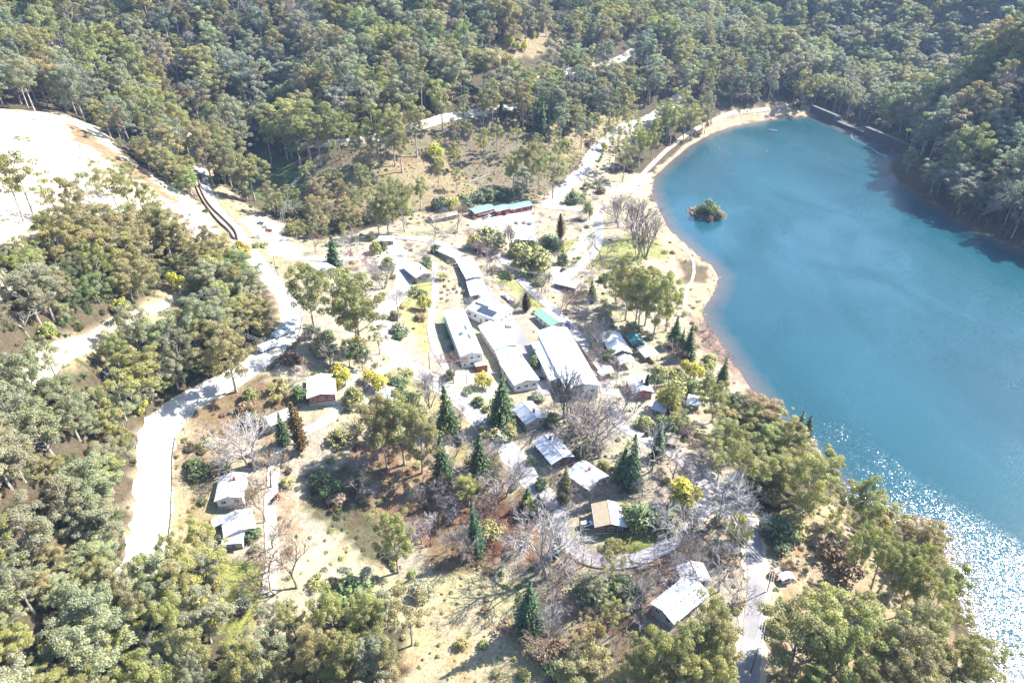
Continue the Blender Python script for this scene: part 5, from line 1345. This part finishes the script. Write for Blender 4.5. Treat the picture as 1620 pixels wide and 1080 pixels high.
while nb < 125 and tries < 3000:
    tries += 1
    px, py = rnd.choice([(rnd.uniform(860, 1160), rnd.uniform(600, 900)), (rnd.uniform(540, 900), rnd.uniform(330, 480)), (rnd.uniform(640, 860), rnd.uniform(660, 880)), (rnd.uniform(900, 1010), rnd.uniform(440, 640)), (rnd.uniform(690, 960), rnd.uniform(380, 680)), (rnd.uniform(690, 960), rnd.uniform(380, 680)), (rnd.uniform(820, 1150), rnd.uniform(860, 1050))])
    if not inpoly(np.array([px]), np.array([py]), O_VILL)[0]: continue
    x, y = G(px, py)
    if lake_sd(np.array([x]), np.array([y]))[0] < 8 or not clear_of_buildings(x, y, 2.0): continue
    rp = min(float(np.min(np.hypot(np.array(q)[:, 0] - x, np.array(q)[:, 1] - y))) for q, _ in ROADP.values())
    if rp < 3.4: continue
    nb += 1; word = rnd.choice(['grey', 'pale grey', 'brown', 'white-grey', 'pink-grey'])
    put_plant('bare round', word, jitter(BT[word], .1), x, y, rnd.uniform(6, 12), 1.0, 'bare tree', 'bare_tree', 'bare tree', 'leafless trees of the village')
for k in range(16):                      # leafless scrub along the lower shore
    x, y = G(1112 + k * 4.6 + rnd.uniform(-6, 6), 520 + k * 5.6 + rnd.uniform(-8, 8))
    if lake_sd(np.array([x]), np.array([y]))[0] > 2.5: put_plant('bare shrub', 'pale', jitter((.36, .28, .25)), x, y, rnd.uniform(4, 7), 1.1, 'bare shrub', 'bare_shrub', 'low bare shrub', 'leafless shrubs along the shore')

WAT = [(765,612,586,1.1),(1076,803,753,1.0),(1070,812,775,.8),(1165,853,812,.9),(690,252,222,1),(603,618,588,1.1),(586,604,580,1),(535,596,572,1),(545,612,580,1),(567,560,528,.9),(268,560,528,1.1),(272,590,556,1.1),(255,575,545,1),(330,985,938,1.1),(318,992,955,1),(385,410,378,1.1),(372,420,385,1),(806,72,50,1.3),(815,82,62,1.3),(280,460,425,1),(80,540,505,1),(195,500,468,1),(355,478,455,1),(672,490,462,.9),(1083,592,565,1),(1098,598,570,1),(1120,590,572,1),(695,268,245,1),(717,338,308,1),(770,70,52,1.2),(860,50,38,1.2),(882,52,38,1.2),(752,395,365,1.0),(760,66,50,1.2),(930,345,312,.7),(1046,648,612,1),(1058,650,616,1),(1020,230,205,1),(892,235,215,1),(105,650,625,1),(230,655,628,1),(1185,300,285,.1),(830,80,62,1.1),(845,60,46,1.1),(955,240,222,1),(340,470,448,1)]
for px, py, top, wd in WAT:
    if wd < .5: continue
    x, y = G(px, py); hm = min(max(tall_m(x, y, top), 2.5), 14)
    put_plant('wattle', 'bright', jitter(rnd.choice([(.46, .41, .07), (.38, .35, .08), (.30, .30, .08)])), x, y, hm, wd * max(.75, 4.2 / hm), 'wattle', 'wattle_tree', 'blooming yellow wattle', 'blooming wattles')

SHR = [('deep green',1118,335,311,1.2),('deep green',1110,338,322,1.2),('olive',1128,340,320,1.1),('olive',1104,340,328,1.3),('brown',1122,352,340,1.3),('brown',1136,346,334,1.2),('deep green',730,700,690,1),('deep green',710,598,582,1.1),('olive',727,705,640,.01),('deep green',742,622,608,1.2),('deep green',756,640,626,1.2),('olive',768,650,640,1),('deep green',690,400,385,1.2),('deep green',676,410,402,1.2),('deep green',674,424,402,1),('olive',806,440,428,1.2),('deep green',490,534,505,1.0),('yellow-green',510,560,520,.9),('deep green',476,630,608,1.2),('olive',860,390,370,1),('deep green',880,395,372,1.2),('deep green',842,400,378,1.2),('deep green',890,418,398,1.1),('yellow-green',906,455,440,1.2),('deep green',918,470,455,1),('deep green',955,445,430,1.2),('deep green',965,440,428,1.2),('olive',1000,455,430,1.1),('deep green',1030,430,418,1.2),('olive',1040,440,424,1),('deep green',965,570,550,1.1),('yellow-green',990,560,545,1.3),('deep green',846,580,560,1),('deep green',850,568,548,1.1),('yellow-green',1044,598,575,1.2),('deep green',1040,612,590,1.2),('yellow-green',1074,612,585,1.3),('yellow-green',1066,626,600,1.3),('deep green',1090,618,598,1.2),('olive',1100,625,600,1),('deep green',1052,680,655,1.3),('deep green',985,745,722,1.2),('yellow-green',955,740,726,1.2),('olive',910,690,668,1.2),('deep green',920,720,700,1.2),('deep green',872,672,652,1.3),('olive',770,690,665,1.2),('olive',807,690,668,1.1),('pale',800,695,672,1.3),('deep green',855,770,755,1.1),('deep green',840,730,718,1.2),('yellow-green',987,815,792,1.1),('deep green',1012,830,795,1.3),('olive',1055,835,805,1.1),('deep green',1030,825,800,1.2),('yellow-green',838,810,785,1.1),('deep green',1170,850,835,1.3),('deep green',1230,850,790,1.2),('olive',1245,845,800,1.2),('deep green',1236,880,860,1.4),('brown',1320,890,855,1.4),('brown',1335,905,872,1.3),('deep green',940,945,915,1.5),('deep green',985,940,910,1.5),('deep green',915,940,915,1.4),('deep green',1000,950,925,1.3),('deep green',560,950,915,1.4),('yellow-green',560,1000,930,.01),('deep green',545,965,920,1.2),('deep green',350,860,845,1.0),('deep green',400,850,832,1.1),('deep green',404,872,862,1.2),('brown',340,745,728,1.6),('deep green',355,742,730,1.5),('deep green',305,740,725,1.4),('yellow-green',400,785,770,1.2),('red-brown',440,792,780,1.0),('deep green',520,780,755,1.3),('deep green',510,770,745,1.2),('olive',560,640,610,1.2),('olive',640,600,575,1.2),('deep green',632,612,590,1.3),('deep green',640,640,615,1.4),('olive',660,640,612,1.1),('yellow-green',470,352,340,1.3),('yellow-green',466,372,345,1.2),('deep green',480,360,345,1.2),('olive',420,390,378,1.5),('olive',405,392,382,1.2),('deep green',710,335,300,1.3),('deep green',695,330,302,1.2),('deep green',733,330,302,1.4),('deep green',770,318,292,1.4),('deep green',800,316,294,1.4),('deep green',820,312,296,1.4),('deep green',755,322,298,1.3),('deep green',785,318,298,1.3),('deep green',905,322,298,1.2),('olive',920,320,300,1.2),('deep green',930,300,285,1.4),('deep green',945,296,280,1.3),('brown',950,305,292,1.3),('deep green',690,238,228,1.4),('brown',930,230,222,1.4),('red',450,470,452,.01),('pink',1446,200,188,1.2),('red',1433,178,170,1.0),('olive',590,380,365,1.2),('olive',595,400,380,1.2),('deep green',605,395,378,1.2),('deep green',668,470,455,1.2),('deep green',655,465,450,1.2)]
STI = dict(TINTS); STI.update({'brown': (.16, .11, .07), 'pale': (.42, .44, .34), 'red-brown': (.16, .06, .05), 'red': (.36, .07, .06), 'pink': (.40, .23, .20), 'tan': (.27, .20, .13)})
def shrub(word, x, y, hm, wd, kind=None):
    return put_plant(kind or rnd.choice(['dome', 'dome', 'loose']), word, jitter(STI[word], .18), x, y, hm, wd, 'shrub', 'shrub', 'shrub', 'shrubs of the valley')
for word, px, py, top, wd in SHR:
    if wd < .5: continue
    x, y = G(px, py); hm = min(max(tall_m(x, y, top), 1.2), 11)
    shrub(word, x, y, hm, wd * max(.8, (3 / hm) ** .3) )
# hedges of shrubs beside the lane, the island's scrub and a loose sprinkle over the gardens
def road_clear(x, y, extra=1.0):
    for nm, (path, w) in ROADP.items():
        a = np.array(path)
        if np.min(np.hypot(a[:, 0] - x, a[:, 1] - y)) < w / 2 + extra: return False
    return True
OPENP = [O_VILL, O_SLOPE]
n = tries = 0
while n < 180 and tries < 4000:
    tries += 1
    px, py = rnd.uniform(300, 1230), rnd.uniform(320, 1070)
    if not inpoly(np.array([px]), np.array([py]), O_VILL)[0] or inpoly(np.array([px]), np.array([py]), O_ROAD)[0]: continue
    x, y = G(px, py)
    if lake_sd(np.array([x]), np.array([y]))[0] < 8 or not road_clear(x, y) or not clear_of_buildings(x, y, 1.5): continue
    if 700 < px < 770 and 480 < py < 640: continue
    n += 1
    shrub(rnd.choice(['olive', 'deep green', 'brown', 'brown', 'grey-green', 'yellow-green', 'tan']), x, y, rnd.choice([rnd.uniform(1.2, 3.2), rnd.uniform(1.2, 3.2), rnd.uniform(3, 6.5)]), rnd.uniform(1, 1.5), rnd.choice(['dome', 'loose', 'loose']))

# ------------------------------------------------------------------ the forest: one candidate per jittered cell, kept where the land is wooded
SPEC = ['olive', 'brown-olive', 'grey-green', 'blue-grey', 'yellow-green', 'deep green']
def scatter(x0, x1, y0, y1, sp, seed):
    g = np.random.default_rng(seed)
    xs, ys = np.meshgrid(np.arange(x0, x1, sp), np.arange(y0, y1, sp))
    return xs.ravel() + g.uniform(-.45, .45, xs.size) * sp, ys.ravel() + g.uniform(-.45, .45, xs.size) * sp
ax_, ay_ = scatter(-620, 800, 60, 1330, 12.2, 31); bx_, by_ = scatter(-420, 330, 60, 440, 7.8, 32)
nearA = (ay_ < 430) & (ax_ < 300) & (ax_ > -400)
nearB = (by_ < 430) & (bx_ < 300) & (bx_ > -400)
fx, fy = np.concatenate([ax_[~nearA], bx_[nearB]]), np.concatenate([ay_[~nearA], by_[nearB]])
fz = hgt(fx, fy)
px, py = project(fx, fy, fz)
sd = lake_sd(fx, fy)
keep = (sd > np.where(fx > 300, 2.0, 3.5)) & (np.abs(fx) < fy * 1.05 + 90)
for poly in (O_SITE, O_ROAD, O_VILL, O_SLOPE, O_TRACK, O_BANK, O_GULLY, [(-80,415),(30,418),(46,445),(30,472),(-80,480)], [(-80,575),(12,600),(20,655),(-80,670)]): keep &= ~inpoly(px, py, poly)
keep &= ~((py > 1060) & (px > 625) & (px < 900))
keep &= ~((fy < 125) & (np.abs(fx) < 62) & (fx > -60)) | (py > 1085)
for nm, (path, w) in ROADP.items():
    a = np.array(path[::2]); m = np.zeros(len(fx), bool)
    for q in a: m |= np.hypot(fx - q[0], fy - q[1]) < w / 2 + (1.6 if nm == 'road' else 3.0)
    keep &= ~m
# trees that would stand in front of the tracks, clearings and the dam are not there in the photograph
VIS = [[(770,80),(850,50),(893,52),(898,72),(840,87),(785,94)], [(955,96),(1000,78),(1004,88),(960,104)], [(985,55),(1015,55),(1015,70),(985,70)], [(255,690),(300,640),(350,612),(400,575),(390,600),(325,645),(275,692)], [(600,212),(640,198),(700,180),(762,170),(765,182),(700,198),(640,216),(600,226)], [(1282,158),(1320,165),(1445,220),(1425,250),(1350,212),(1288,190)],
       [(226,700),(268,690),(270,860),(216,880)], [(300,615),(345,598),(400,568),(452,520),(448,470),(400,400),(345,340),(318,300),(312,255),(326,255),(334,320),(395,415),(440,470),(442,520),(396,565),(335,612)], [(232,500),(300,440),(312,462),(262,500)], [(945,235),(1035,180),(1042,192),(960,240)], [(1040,250),(1150,182),(1278,160),(1278,176),(1150,200),(1060,255)], [(1430,262),(1470,240),(1475,262),(1440,280)], [(350,885),(412,875),(418,1000),(350,1005)], [(1178,830),(1212,830),(1216,1040),(1170,1078)]]
rc = hF0 = None
for fh in (.35, .6, .85, 1.0):
    for off in (-.16, 0, .16):
        ph = 17.0 + 9.0 * ((fy > 430) | (fx > 300))
        vx, vy = project(fx + off * ph, fy, fz + fh * ph)
        for poly in VIS: keep &= ~inpoly(vx, vy, poly)
hp = np.array([(p['x'], p['y']) for p in PLANTED if p['cat'] in ('gum tree', 'conifer')])
kx, ky = fx[keep], fy[keep]
dmin = np.min(np.hypot(kx[:, None] - hp[None, :, 0], ky[:, None] - hp[None, :, 1]), axis=1)
ok = dmin > 4.0
fx, fy, fz, px, py = kx[ok], ky[ok], fz[keep][ok], px[keep][ok], py[keep][ok]
thin = nrg.random(len(fx)); bank = inpoly(px, py, [(1100,620),(1190,600),(1280,700),(1420,800),(1500,840),(1600,1100),(1220,1100),(1180,850),(1120,720)])
dens = np.where(bank, 0.55, 0.92)
dens = np.where(inpoly(px, py, [(395,245),(480,295),(660,338),(610,385),(480,390),(400,335)]), 0.35, dens)
dens = np.where((px > 860) & (px < 1260) & (py > 60) & (py < 240), 0.72, dens)
sel = thin < dens
FX, FY, FZ, PX, PY, BK = (a[sel] for a in (fx, fy, fz, px, py, bank))
nF = len(FX)
sp1, sp2 = vnoise(FX, FY, 55, 41), vnoise(FX, FY, 24, 42)
cls = np.empty(nF, object); kindF = np.empty(nF, object); hF = np.empty(nF)
for i in range(nF):
    far = FY[i] > 430 or FX[i] > 300
    u = rnd.random(); q = sp1[i] + 0.6 * sp2[i] + rnd.uniform(-.5, .5)
    if FX[i] < 0 and not far: c = 'brown-olive' if q > .15 else 'olive' if q > -.2 else 'grey-green' if q > -.7 else 'yellow-green'
    elif far: c = 'olive' if q > .3 else 'grey-green' if q > -.15 else 'blue-grey' if q > -.6 else 'brown-olive'
    else: c = 'yellow-green' if q > .1 else 'olive' if q > -.45 else 'brown-olive'
    if u < (.05 if far else .025): c = 'deep green'
    cls[i] = c
    if far: k = TR if u < .70 else BR if u < .92 else OP; h = rnd.choice([rnd.uniform(17, 26), rnd.uniform(24, 35), rnd.uniform(30, 42)]) * (1 + .12 * sp2[i]) * (1.12 if FX[i] > 300 else 1)
    elif FX[i] < 0: k = BR if u < .72 else OP if u < .85 else TR; h = rnd.uniform(13, 24) * (1 + .15 * sp1[i])
    else: k = BR if u < .6 else OP; h = rnd.uniform(11, 18)
    if rnd.random() < .12: h *= .55
    kindF[i] = k; hF[i] = h
depth = FY * cP - (FZ - CAMZ) * sP
size = hF / np.maximum(depth, 20)
inview = (PX > -20) & (PX < 1640) & (PY > -5) & (PY < 1150) & (PY - size * FPX * .6 < 1075)
n_ind = 298 - sum(1 for p in PLANTED if p['cat'] == 'gum tree')
order = np.argsort(np.where(inview, -size, 1))[:n_ind]
single = np.zeros(nF, bool); single[order] = True
for i in order:
    put_plant(kindF[i], cls[i], jitter(TINTS[cls[i]]), float(FX[i]), float(FY[i]), float(hF[i]), rnd.uniform(.9, 1.25) * (25 / hF[i]) ** .3, group='gum trees of the valley')

# everything farther away is one wooded mass: crowns and trunks drawn on scattered points
def scatter_object(name, label, pts, kinds, heights, widths, tints, protos, parts=None):
    """one object; geometry nodes place PROTOS (list of (mesh, height)) on its points"""
    coll = bpy.data.collections.new(name + '_shapes')
    for i, (me, H) in enumerate(protos):
        o = bpy.data.objects.new('%s_shape_%02d' % (name, i), me); coll.objects.link(o)
    me = bpy.data.meshes.new(name); n = len(pts)
    me.vertices.add(n); me.vertices.foreach_set('co', np.asarray(pts, np.float32).ravel())
    for nm, typ, val in (('variant', 'INT', np.asarray(kinds, np.int32)), ('spin', 'FLOAT', nrg.uniform(0, 6.28, n).astype(np.float32)), ('high', 'FLOAT', np.asarray(heights, np.float32)), ('wide', 'FLOAT', np.asarray(widths, np.float32)), ('tilt', 'FLOAT', nrg.uniform(-.08, .08, n).astype(np.float32))):
        at = me.attributes.new(nm, typ, 'POINT'); at.data.foreach_set('value', val)
    at = me.attributes.new('tint', 'FLOAT_COLOR', 'POINT'); at.data.foreach_set('color', np.concatenate([np.asarray(tints, np.float32), np.ones((n, 1), np.float32)], 1).ravel())
    o = link(bpy.data.objects.new(name, me)); tag(o, label, None, None, 'stuff')
    ng = bpy.data.node_groups.new(name + '_scatter', 'GeometryNodeTree')
    ng.interface.new_socket('Geometry', in_out='INPUT', socket_type='NodeSocketGeometry'); ng.interface.new_socket('Geometry', in_out='OUTPUT', socket_type='NodeSocketGeometry')
    gi, go = ng.nodes.new('NodeGroupInput'), ng.nodes.new('NodeGroupOutput')
    ip = ng.nodes.new('GeometryNodeInstanceOnPoints'); ci = ng.nodes.new('GeometryNodeCollectionInfo')
    ci.inputs['Collection'].default_value = coll; ci.inputs['Separate Children'].default_value = True; ci.inputs['Reset Children'].default_value = True
    def attr(nm, typ):
        a = ng.nodes.new('GeometryNodeInputNamedAttribute'); a.data_type = typ; a.inputs['Name'].default_value = nm; return a.outputs['Attribute']
    ip.inputs['Pick Instance'].default_value = True
    cr, cs = ng.nodes.new('ShaderNodeCombineXYZ'), ng.nodes.new('ShaderNodeCombineXYZ')
    L = ng.links.new
    L(attr('spin', 'FLOAT'), cr.inputs[2]); L(attr('tilt', 'FLOAT'), cr.inputs[0]); wa = attr('wide', 'FLOAT'); L(wa, cs.inputs[0]); L(wa, cs.inputs[1]); L(attr('high', 'FLOAT'), cs.inputs[2])
    L(gi.outputs[0], ip.inputs['Points']); L(ci.outputs[0], ip.inputs['Instance']); L(attr('variant', 'INT'), ip.inputs['Instance Index']); L(cr.outputs[0], ip.inputs['Rotation']); L(cs.outputs[0], ip.inputs['Scale'])
    L(ip.outputs[0], go.inputs[0])
    md = o.modifiers.new('scatter', 'NODES'); md.node_group = ng
    return o
protos, pidx = [], {}
for kd in (TR, BR, OP):
    for (crown, trunk, H, rad, raw) in SHAPES[kd]:
        q, tk, mats = raw
        if kd != TR and len(q) > 5200: q = q[::2] if False else q
        pidx.setdefault(kd, []).append(len(protos)); protos.append((quads_mesh('forest_tree', q, list(mats), None, tk), H))
pidx['dead'] = []
for (br, _, H, rad, raw) in SHAPES['bare round'][:3]: pidx['dead'].append(len(protos)); protos.append((br, H))
rest = np.where(~single)[0]
# a lower storey of young trees fills the gaps
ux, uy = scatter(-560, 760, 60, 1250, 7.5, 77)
um = np.zeros(len(ux), bool)
grid = {}
for i in range(nF): grid.setdefault((int(FX[i] // 12), int(FY[i] // 12)), 0); grid[(int(FX[i] // 12), int(FY[i] // 12))] += 1
um = np.array([grid.get((int(a // 12), int(b // 12)), 0) >= 1 for a, b in zip(ux, uy)]) & (lake_sd(ux, uy) > 3)
um &= (nrg.random(len(ux)) < .5) | ((uy < 430) & (ux < 300)) | ((ux > 280) & (lake_sd(ux, uy) < 70))
uz = hgt(ux, uy); upx, upy = project(ux, uy, uz)
for poly in (O_SITE, O_ROAD, O_VILL, O_SLOPE, O_TRACK, O_KNOLL, O_BANK): um &= ~inpoly(upx, upy, poly)
for nm, (path, w) in ROADP.items():
    for q in np.array(path[::2]): um &= np.hypot(ux - q[0], uy - q[1]) > w / 2 + 2.5
ux, uy, uz = ux[um], uy[um], uz[um]
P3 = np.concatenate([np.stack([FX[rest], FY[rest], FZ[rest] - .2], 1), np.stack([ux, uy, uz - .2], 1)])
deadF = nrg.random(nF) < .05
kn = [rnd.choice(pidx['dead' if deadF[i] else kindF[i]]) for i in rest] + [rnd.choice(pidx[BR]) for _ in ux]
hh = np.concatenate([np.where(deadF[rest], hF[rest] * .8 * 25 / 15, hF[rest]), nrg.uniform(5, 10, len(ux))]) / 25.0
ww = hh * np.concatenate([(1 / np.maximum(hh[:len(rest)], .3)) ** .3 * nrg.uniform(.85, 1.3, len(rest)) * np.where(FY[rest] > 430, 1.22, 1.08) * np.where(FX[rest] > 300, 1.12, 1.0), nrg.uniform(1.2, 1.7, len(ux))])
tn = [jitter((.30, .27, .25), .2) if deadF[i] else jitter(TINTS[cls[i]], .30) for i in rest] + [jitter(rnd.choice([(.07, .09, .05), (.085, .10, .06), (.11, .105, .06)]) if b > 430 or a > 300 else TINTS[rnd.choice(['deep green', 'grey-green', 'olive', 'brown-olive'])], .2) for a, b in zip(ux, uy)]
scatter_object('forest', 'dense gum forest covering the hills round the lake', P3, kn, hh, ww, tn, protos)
print('forest', len(rest), 'young', len(ux), 'single gums', sum(1 for p in PLANTED if p['cat'] == 'gum tree'))

# low scrub, bracken and tussocks over the open slopes
protos2 = []
for kd in ('loose', 'dome'):
    for (crown, trunk, H, rad, raw) in SHAPES[kd][:3]: protos2.append((quads_mesh('scrub_clump', raw[0], [M_BUSH, M_BARK2], None, raw[1]), H))
sx, sy = scatter(-320, 420, 90, 640, 2.6, 91)
sz = hgt(sx, sy); spx, spy = project(sx, sy, sz)
zone = np.zeros(len(sx)); tz = np.zeros((len(sx), 3)); tz[:] = (.22, .17, .10)
def zadd(poly, d, col):
    m = inpoly(spx, spy, poly); zone[m] = d; tz[m] = col
zadd([(-50,330),(330,330),(420,560),(260,640),(200,900),(350,1000),(380,1090),(-50,1090)], .5, (.105, .11, .05)); zadd(O_VILL, .13, (.25, .21, .12)); zadd(O_SLOPE, .55, (.215, .19, .115)); zadd(O_BANK, .5, (.20, .17, .09)); zadd(O_TRACK, .22, (.2, .19, .08)); zadd(O_GULLY, .35, (.13, .16, .07)); zadd(O_KNOLL, .3, (.3, .25, .12))
zadd([(350,620),(440,600),(480,640),(470,665),(400,670),(330,720),(280,760),(276,715),(300,660)], .75, (.21, .135, .09)); zadd([(300,660),(350,700),(340,850),(280,870),(272,790)], .4, (.25, .19, .115))
zadd([(470,745),(560,740),(600,830),(640,905),(560,870),(490,800)], .6, (.12, .11, .075)); zadd([(640,905),(690,912),(760,905),(850,930),(900,1000),(860,1080),(700,1090),(636,1090)], .40, (.38, .32, .19)); zadd([(700,930),(860,930),(900,1000),(800,1000),(740,980)], .5, (.25, .20, .11))
zadd([(470,840),(560,872),(610,910),(640,1000),(560,960),(470,905)], .45, (.36, .31, .19)); zadd([(880,1000),(960,1010),(1000,985),(1050,995),(1060,1090),(860,1090)], .6, (.17, .14, .08)); zadd([(560,700),(640,690),(700,760),(760,800),(830,770),(900,800),(880,900),(820,880),(760,910),(690,905),(660,850),(590,880),(540,800)], .3, (.15, .085, .055))
zadd([(345,900),(410,880),(420,930),(412,1005),(352,1015)], .0, (0, 0, 0)); zadd([(905,830),(960,850),(1000,880),(1040,870),(1050,830),(1010,800),(990,840),(940,840)], .0, (0, 0, 0)); zadd(O_SITE, .012, (.3, .24, .15)); zadd([(1140,830),(1182,830),(1182,1050),(1120,1000),(1130,900)], .5, (.30, .26, .16))
zadd([(640,415),(690,410),(685,460),(675,560),(640,520),(630,470)], .12, (.25, .22, .11)); zadd([(700,420),(740,480),(700,480),(690,440)], .4, (.22, .17, .10)); zadd([(900,100),(1045,55),(1075,80),(1000,125),(920,140)], .7, (.17, .16, .08)); zadd([(740,85),(850,46),(915,70),(915,110),(760,115)], .5, (.24, .21, .10)); zadd(O_ROAD, .06, (.25, .22, .12)); zadd([(1100,322),(1118,312),(1150,345),(1120,358),(1090,350)], .95, (.17, .16, .08)); zadd([(375,330),(480,310),(560,345),(480,380),(430,340)], .4, (.2, .18, .09))
for yard in ([(745,352),(835,328),(848,345),(836,388),(790,388),(760,372)], [(395,340),(425,342),(475,400),(468,412),(430,402),(400,368)], [(700,495),(770,500),(800,620),(770,640),(690,590)], [(860,500),(960,500),(960,620),(860,620)]): zadd(yard, 0, (0, 0, 0))
sm = (nrg.random(len(sx)) < zone) & (lake_sd(sx, sy) > 3)
for nm, (path, w) in ROADP.items():
    for q in np.array(path): sm &= np.hypot(sx - q[0], sy - q[1]) > w / 2 + (1.6 if nm in ('road', 'hill_road', 'lake_road') else .5)
sx, sy, sz, tz = sx[sm], sy[sm], sz[sm], tz[sm]
okb = np.array([clear_of_buildings(a, b, .8) for a, b in zip(sx, sy)])
sx, sy, sz, tz = sx[okb], sy[okb], sz[okb], tz[okb]
patch = vnoise(sx, sy, 14, 55)
hs = np.clip(nrg.lognormal(-.35, .45, len(sx)) * (1 + .4 * patch), .3, 2.6) * np.where(tz[:, 0] < .108, 2.0, 1.0)
tz = tz * nrg.uniform(.65, 1.25, (len(sx), 1)) * np.where(nrg.random((len(sx), 1)) < .35, np.array([[.75, 1.05, .6]]), np.array([[1, 1, 1]]))
scatter_object('undergrowth', 'dry bracken, tussocks and low scrub on the open slopes', np.stack([sx, sy, sz - .1], 1), nrg.integers(0, len(protos2), len(sx)), hs / 3, hs / 3 * nrg.uniform(1.1, 1.9, len(sx)), tz, protos2)
print('undergrowth', len(sx))

# stones and driftwood-coloured rubble along the waterline
sg = np.random.default_rng(5); protos3 = []
M_STONE = leaf_mat('shore_stone', 0.0, 0.0, None, 0.9)
for k in range(4):
    mb = MB(); n1, n2 = 7, 5; vs = []
    for i in range(n2):
        for j in range(n1):
            a, b = 6.283 * j / n1, -1.2 + 2.4 * i / (n2 - 1); r = sg.uniform(.75, 1.15)
            vs.append((math.cos(a) * math.cos(b) * r, math.sin(a) * math.cos(b) * r * .8, math.sin(b) * r * .6))
    mb.add(vs, [(i*n1 + j, i*n1 + (j+1) % n1, (i+1)*n1 + (j+1) % n1, (i+1)*n1 + j) for i in range(n2 - 1) for j in range(n1)] + [tuple(range(n1 - 1, -1, -1)), tuple((n2-1)*n1 + j for j in range(n1))])
    protos3.append((mb.mesh('stone', M_STONE), 1.0))
qx, qy = scatter(60, 420, 90, 790, 1.7, 17); qsd = lake_sd(qx, qy); qi = np.hypot(qx - ISL[0], qy - ISL[1]); qh = hgt(qx, qy)
cl = .5 + .5 * vnoise(qx, qy, 11, 61)
qm = ((qsd > -1.6) & (qsd < 4.0) & (sg.random(len(qx)) < .42 * cl)) | ((qi < 18) & (qh > -.3) & (qh < 1.6) & (sg.random(len(qx)) < .8))
qx, qy, qh = qx[qm], qy[qm], qh[qm]
ss = sg.lognormal(-1.25, .5, len(qx)); ss = np.where(np.hypot(qx - ISL[0], qy - ISL[1]) < 20, ss * 2.2, ss)
st = np.array([(.20, .165, .125), (.14, .12, .10), (.25, .21, .17), (.16, .11, .08)])[sg.integers(0, 4, len(qx))] * sg.uniform(.7, 1.2, (len(qx), 1))
scatter_object('shore_stones', 'brown stones scattered along the waterline', np.stack([qx, qy, qh], 1), sg.integers(0, 4, len(qx)), ss, ss * 1.2, st, protos3)
# ------------------------------------------------------------------ labels: every plant is told apart by its look and by the place it stands nearest to
for nm, q in {'the lake island': (1118, 335), 'the upper main road bend': (330, 320), 'the bright cleared hillside': (110, 290), 'the dirt track bend': (280, 480), 'the main road trucks': (432, 545), 'the bottom road straight': (245, 780), 'the main road foot': (225, 900),
              'the pink drive': (430, 860), 'the red litter hollow': (740, 850), 'the dry bottom meadow': (700, 1010), 'the bottom asphalt road': (1192, 960), 'the sandy beach bend': (1100, 430), 'the lake road curve': (950, 235), 'the hill road crest': (700, 188), 'the gully road': (400, 205),
              'the cleared slope': (960, 200), 'the grassy knoll': (850, 68), 'the shaded gully': (430, 285), 'the loop road bend': (1040, 875), 'the lawn loop': (960, 860), 'the great bank gum': (1260, 1000), 'the leaning bank gums': (1390, 930), 'the lower lake point': (1530, 1040), 'the wooded bank crest': (1230, 700),
              'the upper lake shore road': (1120, 205), 'the bottom forest corner': (60, 1040), 'the left forest slope': (80, 780), 'the left forest crest': (40, 560), 'the upper left forest': (130, 420), 'the meadow forest foot': (330, 1060), 'the trackside wattle clump': (268, 570), 'the forest above the dirt track': (200, 450), 'the road bend forest': (350, 540), 'the lower forest hollow': (180, 920)}.items():
    LAND[nm] = G(*q)
ORD = ['', '', 'second ', 'third ', 'fourth ', 'fifth ', 'sixth ', 'seventh ', 'eighth ', 'ninth ', 'tenth ', 'eleventh ', 'twelfth ', 'thirteenth ', 'fourteenth ', 'fifteenth ']
names = list(LAND); LP = np.array([LAND[k] for k in names])
buckets = {}
for p in PLANTED:
    d = np.hypot(LP[:, 0] - p['x'], LP[:, 1] - p['y']); j = int(np.argmin(d))
    dx, dy = p['x'] - LP[j, 0], p['y'] - LP[j, 1]
    side = ('behind' if dy > 0 else 'in front of') if abs(dy) > abs(dx) else ('on the lake side of' if dx > 0 else 'on the hill side of')
    p['lm'], p['side'], p['d'] = names[j], side, float(d[j])
    size = ''
    if p['cat'] == 'gum tree': size = ('wide ' if 'broad' in p['kind'] else 'slender ' if 'tall' in p['kind'] else 'thin-crowned ')
    p['look'] = size + p['word'] + ' ' + p['noun']
    buckets.setdefault((p['look'], p['lm'], p['side']), []).append(p)
for (look, lm, side), ps in buckets.items():
    ps.sort(key=lambda p: p['d'])
    for k, p in enumerate(ps):
        if len(ps) == 1: t = f"{look} {side} {lm}"
        else: t = f"{look} {side} {lm}, {ORD[min(k + 1, 15)]}closest"
        if len(t.split()) > 16: t = t.replace('spreading ', '').replace('blooming ', '')
        if len(t.split()) > 16: print('LONG', t)
        p['o']['label'] = t
